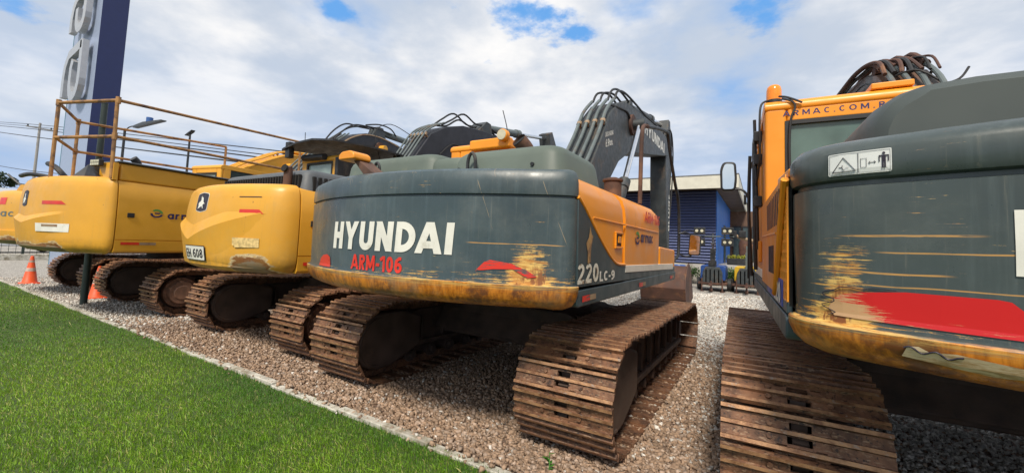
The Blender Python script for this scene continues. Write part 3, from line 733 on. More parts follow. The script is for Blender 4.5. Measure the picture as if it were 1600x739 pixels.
def rounded(poly, r, n=4):
    out = []; m_ = len(poly)
    for i in range(m_):
        p0 = Vector(poly[i - 1]); p = Vector(poly[i]); p1 = Vector(poly[(i + 1) % m_])
        a = (p0 - p); b = (p1 - p); k = min(r, a.length * 0.45, b.length * 0.45)
        A = p + a.normalized() * k; B = p + b.normalized() * k
        for j in range(n + 1):
            t = j / n; q = (1 - t) ** 2 * A + 2 * t * (1 - t) * p + t * t * B; out.append((q.x, q.y))
    return out


def plate(root, name, poly, x0, x1, mat, bevel=0.012, axis='x'):
    return MB().prism(poly, min(x0, x1), max(x0, x1), axis).build(name, mat, root, bevel=bevel, seg=3)


def cylinder_ram(root, name, a, b, r, frac, rodr, mat):
    a = Vector(a); b = Vector(b); m_ = a.lerp(b, frac)
    mb = MB().cyl(a, m_, r, seg=18); d = (b - a).normalized()
    mb.cyl(m_ - d * 0.16, m_ + d * 0.02, r * 1.22, seg=18)
    mb.cyl(a + Vector((-0.11, 0, 0)), a + Vector((0.11, 0, 0)), r * 1.1, seg=14)
    o = mb.build(name, mat, root, ang=40)
    MB().cyl(m_, b, rodr, seg=16).build('rod', M['chrome'], o)
    MB().cyl(b + Vector((-0.11, 0, 0)), b + Vector((0.11, 0, 0)), r * 1.15, seg=14).build('rod_eye', mat, o)
    return o


def side_fn(x, sgn=1):
    return lambda u, z, lift: (x + sgn * lift, u, z)


def deck(root, W, yr, yf, zb, mat_skirt, zt=None):
    zt = zt or zb + 0.13
    MB().box(-W + 0.10, W - 0.10, yr + 0.05, yf - 0.08, zb + 0.03, zt + 0.02).build('deck_plate', M['black'], root, bevel=0.01)
    for sx in (-1, 1):
        a, b = sorted((sx * (W + 0.008), sx * (W - 0.30)))
        poly = rounded([(yr, zb + 0.015), (yf - 0.02, zb - 0.01 + 0.03), (yf + 0.02, zb + 0.10), (yf + 0.02, zt), (yr, zt)], 0.035)
        plate(root, 'side_skirt', poly, a, b, mat_skirt, 0.02)


def hoses(root, paths, r=0.018, name='hose'):
    for p in paths: MB().tube(p, r, seg=7, smooth=5).build(name, M['rubber'], root)


def boom(root, top, bot, xh, mat, pipes=True, pipe_to=4, npipe=4, pipe_x=0.22, pr=0.026, pmat=None):
    """top/bot: side outline (y,z) from foot to tip"""
    mb = MB(); mb.prism(top + bot[::-1], -xh, xh, 'x')
    b = mb.build('boom', mat, root, bevel=0.02, seg=2)
    if pipes:
        T = [Vector((0, *p)) for p in top[:pipe_to]]
        for k in range(npipe):
            x = -pipe_x + 2 * pipe_x * k / (npipe - 1); pts = []
            for i, p in enumerate(T):
                d = (T[min(i + 1, len(T) - 1)] - T[max(i - 1, 0)]).normalized(); nn = Vector((0, -d.z, d.y))
                pts.append(p + nn * 0.085 + Vector((x, 0, 0)))
            MB().tube(pts, pr, seg=10, smooth=5).build('hydraulic_pipe', pmat or M['pipe'], b)
        for frac in (0.28, 0.75):
            L_ = [(T[i + 1] - T[i]).length for i in range(len(T) - 1)]; s = frac * sum(L_)
            for i, l in enumerate(L_):
                if s <= l: break
                s -= l
            p = T[i].lerp(T[i + 1], s / l); d = (T[i + 1] - T[i]).normalized(); nn = Vector((0, -d.z, d.y))
            for k in range(npipe):
                x = -pipe_x + 2 * pipe_x * k / (npipe - 1); c = p + nn * 0.075 + Vector((x, 0, 0))
                MB().cyl(c - d * 0.03, c + d * 0.03, pr + 0.016, seg=10).cyl(c - nn * 0.08, c, 0.02, seg=8).build('pipe_clamp', M['clamp'], b)
    return b


def cab(root, x0, x1, y0, y1, z0, z1, mat, glassmat, win=None, frame=0.09):
    """cab shell with pillars; open window panes of glass set 15 mm in"""
    c = MB()
    rr = 0.10
    pl = rounded([(y0, z0), (y1, z0), (y1 + 0.02, z0 + 0.9), (y1 - 0.28, z1), (y0, z1)], 0.12, 5)
    # rear wall with window
    wz0, wz1 = win if win else (z0 + 1.0, z1 - 0.25)
    wx0, wx1 = x0 + 0.16, x1 - 0.14
    for a, b_, q0, q1 in ((x0, wx0, z0, z1 - 0.08), (wx1, x1, z0, z1 - 0.08), (wx0, wx1, z0, wz0), (wx0, wx1, wz1, z1 - 0.08)):
        c.box(a, b_, y0, y0 + 0.06, q0, q1)
    # sides: pillars and lower panels
    for xa, xb in ((x0, x0 + 0.05), (x1 - 0.05, x1)):
        c.box(xa, xb, y0 + 0.06, y0 + 0.24, z0, z1 - 0.08)
        c.box(xa, xb, y0 + 0.24, y1 - 0.08, z0, z0 + 0.75)
        c.prism([(y1 - 0.10, z0), (y1, z0), (y1 + 0.02, z0 + 0.9), (y1 - 0.26, z1 - 0.08), (y1 - 0.34, z1 - 0.08), (y1 - 0.08, z0 + 0.9)], xa, xb, 'x')
        c.box(xa, xb, y0 + 0.78, y0 + 0.84, z0 + 0.75, z1 - 0.08)
    c.build('cab_shell', mat, root, bevel=0.025, seg=3)
    roof = MB().prism(rounded([(y0 - 0.01, z1 - 0.10), (y1 - 0.20, z1 - 0.10), (y1 - 0.25, z1 - 0.02), (y1 - 0.4, z1), (y0 + 0.05, z1), (y0 - 0.01, z1 - 0.04)], 0.03), x0 - 0.004, x1 + 0.004, 'x')
    ro = roof.build('cab_roof', mat, root, bevel=0.035, seg=3)
    gl = MB().box(wx0 - 0.01, wx1 + 0.01, y0 + 0.025, y0 + 0.032, wz0 - 0.01, wz1 + 0.01)
    gl.build('rear_window', glassmat, root)
    gs = MB()
    for a, b_ in ((wx0 - 0.015, wx0 + 0.02), (wx1 - 0.02, wx1 + 0.015)): gs.box(a, b_, y0 - 0.006, y0 + 0.03, wz0 - 0.01, wz1 + 0.01)
    for a, b_ in ((wz0 - 0.015, wz0 + 0.02), (wz1 - 0.02, wz1 + 0.015)): gs.box(wx0 + 0.02, wx1 - 0.02, y0 - 0.006, y0 + 0.03, a, b_)
    gs.build('window_seal', M['rubber'], root)
    for xa in (x0 + 0.02, x1 - 0.03):
        MB().box(xa, xa + 0.008, y0 + 0.24, y0 + 0.78, z0 + 0.75, z1 - 0.10).build('side_window', M['darkglass'], root)
        MB().prism([(y0 + 0.84, z0 + 0.75), (y1 - 0.08, z0 + 0.75), (y1 - 0.08, z0 + 0.9), (y1 - 0.34, z1 - 0.10), (y0 + 0.84, z1 - 0.10)], xa, xa + 0.008, 'x').build('side_window', M['darkglass'], root)
    MB().prism([(y1 - 0.03, z0 + 0.3), (y1 - 0.01, z0 + 0.9), (y1 - 0.29, z1 - 0.1), (y1 - 0.30, z1 - 0.1), (y1 - 0.03, z0 + 0.9), (y1 - 0.05, z0 + 0.3)], x0 + 0.05, x1 - 0.05, 'x').build('windscreen', M['darkglass'], root)
    MB().box(x0 + 0.25, x1 - 0.25, y0 + 0.4, y0 + 0.95, z0 + 0.3, z0 + 0.5).box(x0 + 0.25, x1 - 0.25, y0 + 0.3, y0 + 0.42, z0 + 0.5, z0 + 1.15).build('seat', M['black'], root, bevel=0.05)
    return wx0, wx1, wz0, wz1


def hump(root, x0, x1, y0, y1, z0, z1, mat, slope=0.06, name='engine_hood', r=0.07):
    mb = MB(); rings = []
    for z, ins in ((z0, 0), (z1 - 0.075, slope * 0.6), (z1 - 0.035, slope * 0.8 + 0.006), (z1 - 0.012, slope + 0.020), (z1 - 0.001, slope + 0.048), (z1 + 0.004, slope + 0.12)):
        p = rounded([(x0 + ins, y0 + ins), (x1 - ins, y0 + ins), (x1 - ins, y1 - ins), (x0 + ins, y1 - ins)], max(0.03, 0.16 - ins * 0.4), 6)
        rings.append([(x, y, z) for x, y in p])
    mb.loft(rings); return mb.build(name, mat, root, ang=30)


def handle_loop(root, x, y, z, w=0.09, h=0.10, r=0.018):
    pts = [(x - w / 2, y, z), (x - w / 2, y, z + h * 0.6), (x - w * 0.3, y, z + h * 0.95), (x, y, z + h * 1.08), (x + w * 0.3, y, z + h * 0.95), (x + w / 2, y, z + h * 0.6), (x + w / 2, y, z)]
    MB().tube(pts, r, seg=8, smooth=3).build('lifting_eye', M['black'], root)


def bucket(root, x0, x1, y, z, mat):
    pr = [(0.0, 1.05), (-0.30, 0.80), (-0.42, 0.45), (-0.30, 0.14), (0.05, 0.0), (0.55, 0.02), (1.05, 0.10)]
    pi = [(0.05, 0.97), (-0.24, 0.77), (-0.36, 0.45), (-0.26, 0.18), (0.07, 0.05), (0.55, 0.06), (1.02, 0.13)]
    o = [(y + a, z + b) for a, b in pr]; i_ = [(y + a, z + b) for a, b in pi]
    mb = MB().prism(o + i_[::-1], x0, x1, 'x')
    b = mb.build('bucket', mat, root, bevel=0.01)
    side = o + [(y + 0.62, z + 0.95), (y + 0.2, z + 1.12)]
    for a, c in ((x0 - 0.03, x0 - 0.002), (x1 + 0.002, x1 + 0.03)): MB().prism(side, a, c, 'x').build('side_cutter', mat, b)
    for k in range(5):
        xx = x0 + (x1 - x0) * (k + 0.5) / 5
        MB().prism([(y + 1.0, z + 0.08), (y + 1.25, z + 0.17), (y + 1.0, z + 0.16)], xx - 0.05, xx + 0.05, 'x').build('tooth', mat, b)


# ------------------------------------------------------------------ writing on the machines
def logo_a(root, fn, u0, u1, z0, z1):
    """round letter a with a green arc"""
    def ring(a0, a1, ro, ri, n=14):
        return [[(math.cos(R_(a0 + (a1 - a0) * i / n)) * ro, math.sin(R_(a0 + (a1 - a0) * i / n)) * ro) for i in range(n + 1)] +
                [(math.cos(R_(a1 - (a1 - a0) * i / n)) * ri, math.sin(R_(a1 - (a1 - a0) * i / n)) * ri) for i in range(n + 1)]]
    um = (u0 + u1) / 2; zm = (z0 + z1) / 2; d = z1 - z0
    decal('logo_mark', ring(170, 350, 1, 0.62), u0, u1, z0, zm, fn, M['navyink'], root, cut=0)
    decal('logo_arc', ring(10, 135, 1, 0.62), um - (u1 - u0) * 0.35, u1, zm, z1, fn, M['greenink'], root, cut=0)
    decal('logo_stem', [[(0, 0), (1, 0), (1, 1), (0, 1)]], u0 + (u1 - u0) * 0.35, u0 + (u1 - u0) * 0.75, zm - d * 0.07, zm + d * 0.08, fn, M['navyink'], root, cut=0)


def slate_boom(root, paint, seed, arc=1.0):
    rr_ = random.Random(seed)
    top = [(0.35, 1.55), (0.80, 2.42), (1.12, 2.80), (1.48, 3.22), (1.80, 3.66), (2.20, 3.98), (2.62, 4.14), (3.08, 4.21), (4.66, 4.36), (6.44, 4.46), (6.95, 4.30)]
    bot = [(0.80, 1.50), (1.25, 1.95), (1.82, 2.53), (2.36, 2.98), (3.02, 3.28), (5.07, 3.66), (6.70, 3.98)]
    b_ = boom(root, top, bot, 0.245, paint, pipe_to=6, pipe_x=0.20, pr=0.028)
    fb = side_fn(0.245)
    decal('lettering', 'HYUNDAI', 4.15, 6.25, 3.95, 4.21, fb, M['white'], b_, bold=0.2, cut=0)
    decal('lettering', 'CARGA MAXIMA', 1.58, 2.00, 3.22, 3.30, lambda u, z, l: (0.245 + l, u, z + (u - 1.58) * 0.35), M['white'], b_, bold=0.02, cut=0)
    decal('lettering', '6.9ton.', 1.62, 1.98, 3.05, 3.18, lambda u, z, l: (0.245 + l, u, z + (u - 1.58) * 0.35), M['white'], b_, bold=0.02, cut=0)
    pz = 3.83
    MB().cyl((-0.50, 3.10, pz), (0.50, 3.10, pz), 0.085, seg=20).cyl((0.246, 3.10, pz), (0.30, 3.10, pz), 0.20, seg=24).build('boom_pin', M['bucket'], b_, bevel=0.008)
    for sx in (-1, 1):
        cylinder_ram(root, 'boom_cylinder', (sx * 0.40, 1.25, 1.35), (sx * 0.40, 3.10, pz), 0.085, 0.50, 0.048, M['boomgrey'])
    cylinder_ram(root, 'arm_cylinder', (0, 3.55, 4.38), (0, 7.05, 4.95), 0.09, 0.62, 0.05, M['boomgrey'])
    MB().prism([(3.35, 4.22), (3.75, 4.25), (3.62, 4.48), (3.48, 4.48)], -0.12, 0.12, 'x').build('cylinder_bracket', M['boomgrey'], b_, bevel=0.01)
    MB().prism([(6.62, 3.95), (6.95, 5.05), (7.15, 5.05), (7.38, 4.2), (7.30, 3.0), (7.22, 1.45), (7.02, 1.35), (6.85, 1.9), (6.66, 3.2)], -0.19, 0.22, 'x').build('arm', M['boomgrey'], root, bevel=0.02)
    decal('lettering', 'armac', 0.02, 0.52, 0.0, 0.16, lambda u, z, l: (0.222 + l, 7.02 + z, 1.95 + u * 2.0), M['white'], root, bold=0.02, cut=0)
    hz = []
    for k, x in enumerate((-0.20, -0.07, 0.07, 0.20)):
        z0 = 4.12 + 0.02 * k; q = rr_.uniform(-0.05, 0.06)
        hz.append([(x, 2.20, 4.06), (x * 0.95, 2.42 + q, 4.30 + q), (x * 0.8, 2.95, 4.46 + q), (x * 0.9 + 0.02, 3.6, 4.42 + q * 0.5), (x * 0.8, 4.6, 4.46), (x * 0.7, 5.6, 4.60 + q), (x * 0.6, 6.6, 4.66)])
    hz = [[(a, b, 4.12 + (c - 4.12) * arc if b > 2.3 else c) for a, b, c in p] for p in hz]
    hoses(root, hz, 0.021)
    hoses(root, [[(0.2, 1.9, 3.86), (0.255, 2.3, 3.92), (0.262, 2.8, 3.98), (0.27, 3.02, 3.8)], [(0.25, 3.3, 4.0), (0.27, 3.8, 4.12), (0.25, 4.6, 4.24), (0.2, 5.4, 4.40)],
                 [(0.18, 6.6, 4.62), (0.25, 7.1, 4.75), (0.26, 7.40, 4.2), (0.25, 7.34, 3.2), (0.23, 7.2, 2.4)], [(0.10, 6.7, 4.6), (0.18, 7.3, 4.9), (0.20, 7.5, 4.3), (0.2, 7.35, 3.3)]], 0.018)
    return b_


# ================================================================== slate and orange excavator, centre (the nearest whole one)
def grey_orange_excavator():
    W = 1.36
    root = thing('excavator', 'large slate grey excavator in the middle with ARM-106 in red on its rusty tail', 'excavator', (-2.365, 4.65, 0), group='excavators parked in a row on gravel')
    undercarriage(root, 2.43, 2.07, 0.72, 'plate')
    prof = [(1.040, .17), (1.050, .10), (1.075, .045), (1.11, .018), (1.16, .004), (1.200, .0), (1.206, .006), (1.210, .022), (1.24, .026), (1.5, .022), (1.755, .022),
            (1.760, .036), (1.770, .036), (1.776, .020), (1.80, .018), (1.86, .020), (1.905, .026), (1.930, .038), (1.946, .060), (1.953, .09), (1.956, .15)]
    RR, YS, RC = 2.66, -2.215, 0.24
    counterweight(root, prof, RR, W + 0.024, YS, RC, M['cw106'])
    fn = cw_surface(RR, W + 0.024, YS, RC, interp(prof))
    # block letters: strokes as polygons on a 0..1 grid
    decal('lettering', 'HYUNDAI', -0.565, 0.655, 1.370, 1.580, fn, M['white'], root, bold=0.235, shear=0.06)
    decal('machine_number', 'ARM-106', -0.275, 0.262, 1.225, 1.335, fn, M['red'], root, bold=0.20)
    decal('red_reflector', [[(0, 0), (1, 0), (.93, .8), (.7, 1), (.35, .9), (.12, .6)]], -0.86, -0.60, 1.215, 1.315, fn, M['reflector'], root, cut=0.05)
    rmt, n, b = newmat('worn_red_reflector'); o = n.obj()
    wr = n.noise(o, 1, 7, 0.72, sc3=(6, 6, 55))
    n.put(b.inputs['Base Color'], n.mix(n.ramp(wr, 0.52, 0.60), (0.66, 0.035, 0.02), (0.09, 0.085, 0.085)))
    decal('red_reflector', [[(0, .3), (.15, .85), (.25, 1), (.6, .82), (.85, .45), (1, .1), (.85, .0), (.62, .5), (.3, .45)]], 0.80, 1.17, 1.245, 1.350, fn, rmt, root, cut=0.05)
    deck(root, W, YS + 0.036, 1.34, 1.05, M['slate'], zt=1.175)
    # engine housing core and the rounded orange shoulders
    MB().box(-W + 0.14, W - 0.14, YS + 0.03, -0.45, 1.19, 1.90).box(0.50, W - 0.14, -0.46, 0.33, 1.19, 1.90).build('housing', M['black'], root)
    def shoulder(x_sgn, y0, y1, xin, name, mat, zlow=1.30):
        sec = [(W, zlow), (W + 0.002, 1.70), (W - 0.006, 1.80), (W - 0.03, 1.87), (W - 0.075, 1.92), (W - 0.14, 1.95), (W - 0.3, 1.96), (xin, 1.96), (xin, zlow)]
        mb = MB(); rings = []
        for y, dz, dx in ((y0, 0, 0), (y1 - 0.16, 0, 0), (y1 - 0.07, -0.012, 0.002), (y1 - 0.02, -0.05, 0.014), (y1, -0.11, 0.04)):
            rings.append([(x_sgn * (max(x - dx, xin)), y, z + (dz if z > zlow + 0.05 else 0)) for x, z in sec])
        mb.loft(rings); return mb.build(name, mat, root, ang=30)
    shoulder(1, YS + 0.036, -1.105, 0.45, 'orange_door', M['orange'])
    shoulder(1, -1.097, 0.36, 0.50, 'orange_door', M['orange'])
    shoulder(-1, YS + 0.036, -0.46, 0.45, 'orange_door', M['orange'])
    # grey swoop door with a rolled orange edge over it
    sw = [(-2.20, 1.775), (-2.09, 1.72), (-1.93, 1.62), (-1.72, 1.495), (-1.55, 1.405), (-1.40, 1.345), (-1.27, 1.325), (-1.105, 1.32)]
    plate(root, 'grey_door', rounded([(YS + 0.036, 1.195), (-1.105, 1.185), (-1.105, 1.312)] + [(y, z - 0.012) for y, z in sw[::-1][1:]], 0.012, 2), W - 0.01, W + 0.010, M['slate'], 0.005)
    MB().tube([(W + 0.004, y, z) for y, z in sw], 0.013, seg=8, smooth=3).build('door_edge', M['orange'], root)
    plate(root, 'grey_panel', [(-1.095, 1.182), (1.30, 1.165), (1.30, 1.245), (-1.095, 1.245)], W - 0.02, W + 0.004, M['slate'], 0.006)
    plate(root, 'grey_panel', [(YS + 0.036, 1.19), (-0.47, 1.18), (-0.47, 1.30), (YS + 0.036, 1.30)], -W + 0.02, -W - 0.004, M['slate'], 0.006)
    plate(root, 'white_stripe', [(-1.09, 1.25), (1.16, 1.215), (1.16, 1.285), (-1.09, 1.312)], W - 0.02, W + 0.008, M['white'], 0.003)
    # pressed creases and the recessed lock
    MB().tube([(W + 0.001, -1.90, 1.665), (W + 0.003, -1.12, 1.662)], 0.007, seg=6, smooth=0).build('pressed_crease', M['orange'], root)
    MB().tube([(W + 0.003, -1.085, 1.662), (W + 0.001, 0.22, 1.658)], 0.007, seg=6, smooth=0).build('pressed_crease', M['orange'], root)
    lk = MB()
    for a, b_, c, d in ((-1.40, -1.20, 1.575, 1.59), (-1.40, -1.20, 1.455, 1.47), (-1.40, -1.385, 1.47, 1.575), (-1.215, -1.20, 1.47, 1.575)): lk.box(W, W + 0.016, a, b_, c, d)
    k = lk.build('door_lock', M['orange'], root, bevel=0.004)
    MB().box(W - 0.002, W + 0.005, -1.375, -1.225, 1.475, 1.57).build('lock_recess', M['bucket'], k)
    MB().box(W + 0.004, W + 0.014, -1.32, -1.25, 1.50, 1.555).build('lock_latch', M['orange'], k, bevel=0.004)
    f2 = side_fn(W + 0.010)
    nm, n, b = newmat('worn_white_numbers'); o = n.obj()
    n.put(b.inputs['Base Color'], n.mix(n.ramp(n.noise(o, 1, 7, 0.72, sc3=(14, 14, 30)), 0.50, 0.60), (0.70, 0.68, 0.58), (0.30, 0.20, 0.12)))
    decal('model_number', '220', -2.195, -1.80, 1.215, 1.345, f2, nm, root, bold=0.2, cut=0)
    decal('model_number', 'LC-9', -1.775, -1.42, 1.212, 1.285, f2, M['white'], root, bold=0.2, cut=0)
    stain, n, b = newmat('paint_scar'); n.put(b.inputs['Base Color'], n.mix(n.ramp(n.noise(n.obj(), 12, 6), 0.4, 0.6), (0.42, 0.25, 0.10), (0.22, 0.13, 0.07)))
    decal('paint_scar', [[(.3, 0), (.7, .1), (.75, .45), (1, .75), (.75, .8), (.55, 1), (.35, .7), (0, .55), (.25, .35)]], -2.06, -1.93, 1.33, 1.60, f2, stain, root, cut=0)
    fo = side_fn(W + 0.003)
    decal('machine_number', 'ARM-106', -0.43, 0.27, 1.735, 1.845, fo, M['red'], root, bold=0.018, cut=0)
    logo_a(root, fo, -0.78, -0.62, 1.50, 1.625)
    decal('lettering', 'armac', -0.58, -0.06, 1.525, 1.605, fo, M['navyink'], root, bold=0.02, cut=0)
    fs = side_fn(W + 0.009)
    for a in (-2.10, -0.63, 0.95):
        decal('red_reflector', [[(0, 0), (1, 0), (1, 1), (0, 1)]], a, a + 0.14, 1.095, 1.135, fs, rmt if a < -2 else M['reflector'], root, cut=0)
        decal('pale_reflector', [[(0, 0), (1, 0), (1, 1), (0, 1)]], a + 0.142, a + 0.26, 1.097, 1.135, fs, M['clamp'], root, cut=0)
    # front right box with steps, fuel tank cap
    bx = rounded([(0.375, 1.20), (1.34, 1.19), (1.34, 1.47), (0.375, 1.50)], 0.03)
    plate(root, 'tool_box', bx, 0.75, W - 0.002, M['orange'], 0.03)
    MB().cyl((1.12, -0.72, 1.95), (1.12, -0.72, 2.11), 0.085, seg=20).cyl((1.12, -0.72, 2.11), (1.12, -0.72, 2.135), 0.10, seg=20).cyl((1.12, -0.72, 2.135), (1.12, -0.72, 2.15), 0.05, seg=12).build('air_cleaner', M['rustpipe'], root, bevel=0.006)
    # faded hood humps over the engine
    hump(root, -1.12, 0.10, -2.16, -0.65, 1.90, 2.20, M['hood'], 0.05)
    hump(root, -0.06, 0.40, -2.13, -0.90, 1.90, 2.145, M['hood'], 0.01)
    hump(root, 0.22, 1.24, -2.18, -1.30, 1.90, 2.17, M['hood'], 0.06)
    for x0_, x1_, ya in ((-1.09, 0.03, -1.45), (0.26, 1.20, -1.72)):
        MB().tube([(x0_ + 0.03, ya, 2.05), (x0_ + 0.06, ya, 2.185 if x0_ < 0 else 2.15), (x0_ + 0.12, ya, 2.206 if x0_ < 0 else 2.175), (x1_ - 0.10, ya, 2.206 if x0_ < 0 else 2.175), (x1_ - 0.02, ya, 2.10)], 0.005, seg=5, smooth=0).build('hood_seam', M['black'], root)
    for x in (-0.8, -0.2, 0.35, 1.0):
        MB().cyl((x, -2.172, 2.02), (x, -2.150, 2.02), 0.014, seg=8).build('hood_bolt', M['black'], root)
    for x in (-0.55, 0.50): handle_loop(root, x, -2.205, 1.99, 0.07, 0.13, 0.013)
    # bent bracket with orange cap on the tail
    br = MB().prism([(-0.42, 1.98), (-0.20, 1.945), (-0.12, 1.945), (-0.32, 1.995), (-0.50, 2.11), (-0.56, 2.11)], -2.45, -2.30, 'y')
    b_ = br.build('camera_bracket', M['rustpipe'], root, bevel=0.004)
    MB().prism(rounded([(-0.66, 2.10), (-0.46, 2.10), (-0.47, 2.15), (-0.52, 2.175), (-0.62, 2.17), (-0.66, 2.14)], 0.02), -2.52, -2.34, 'y').build('camera_hood', M['orange'], b_, bevel=0.02)
    # exhaust stack with slanted mouth
    ex = MB()
    ex.tube([(0.70, -1.70, 2.06), (0.70, -1.70, 2.18), (0.695, -1.72, 2.25), (0.665, -1.80, 2.315)], 0.064, seg=20, smooth=4, cap=False)
    e_ = ex.build('exhaust', M['rustpipe'], root)
    MB().cyl((0.674, -1.785, 2.300), (0.668, -1.794, 2.310), 0.060, seg=20).build('exhaust_mouth', M['dark'], e_)
    # cab
    cab(root, -1.34, -0.36, -0.28, 1.45, 1.20, 2.80, M['orange'], M['glass'])
    bar = MB().box(-0.92, -0.30, -0.42, -0.30, 2.66, 2.80).build('light_bar', M['orange'], root, bevel=0.03)
    wl = MB().cyl((-0.36, -0.50, 2.80), (-0.36, -0.42, 2.80), 0.075, seg=20).build('work_light', M['orange'], root, bevel=0.008)
    MB().cyl((-0.36, -0.508, 2.80), (-0.36, -0.498, 2.80), 0.064, seg=20).build('lens', M['lamp'], wl)
    MB().tube([(-0.33, -0.40, 2.82), (-0.36, -0.40, 2.95), (-0.42, -0.40, 3.14)], 0.006, seg=6).build('antenna', M['black'], root)
    slate_boom(root, M['boomgrey'], 7)
    bucket(root, -0.45, 0.66, 7.35, 0.02, M['bucket'])
    MB().prism([(7.02, 1.35), (7.22, 1.45), (7.62, 1.12), (7.45, 0.98)], -0.10, 0.12, 'x').build('bucket_link', M['bucket'], root, bevel=0.01)
    # grab rail and mirror on the right front
    MB().tube([(1.27, -0.25, 1.94), (1.27, -0.24, 2.30), (1.27, -0.22, 2.66), (1.27, -0.16, 2.80), (1.27, 0.05, 2.855)], 0.022, seg=10).build('grab_rail', M['rustpipe'], root)
    MB().tube([(1.27, 0.05, 2.855), (1.27, 0.60, 2.98), (1.27, 1.12, 3.07), (1.27, 1.24, 3.02), (1.28, 1.36, 2.80), (1.30, 1.62, 2.45), (1.31, 1.90, 2.15), (1.31, 1.95, 1.50), (1.30, 1.80, 1.35), (1.25, 1.30, 1.25)], 0.022, seg=10).build('grab_rail', M['black'], root)
    MB().tube([(1.31, 1.93, 1.72), (1.40, 1.98, 1.74), (1.48, 2.02, 1.70)], 0.012, seg=8).tube([(1.31, 1.93, 1.42), (1.40, 1.98, 1.38), (1.48, 2.02, 1.40)], 0.012, seg=8).build('mirror_arm', M['black'], root)
    mm = MB().prism(rounded([(1.435, 1.40), (1.60, 1.40), (1.615, 1.70), (1.455, 1.72)], 0.035), 1.99, 2.05, 'y').build('mirror', M['black'], root, bevel=0.012)
    MB().prism(rounded([(1.450, 1.415), (1.588, 1.415), (1.602, 1.685), (1.468, 1.705)], 0.03), 1.985, 1.989, 'y').build('mirror_glass', M['mirror'], mm)
    return root


grey_orange_excavator()


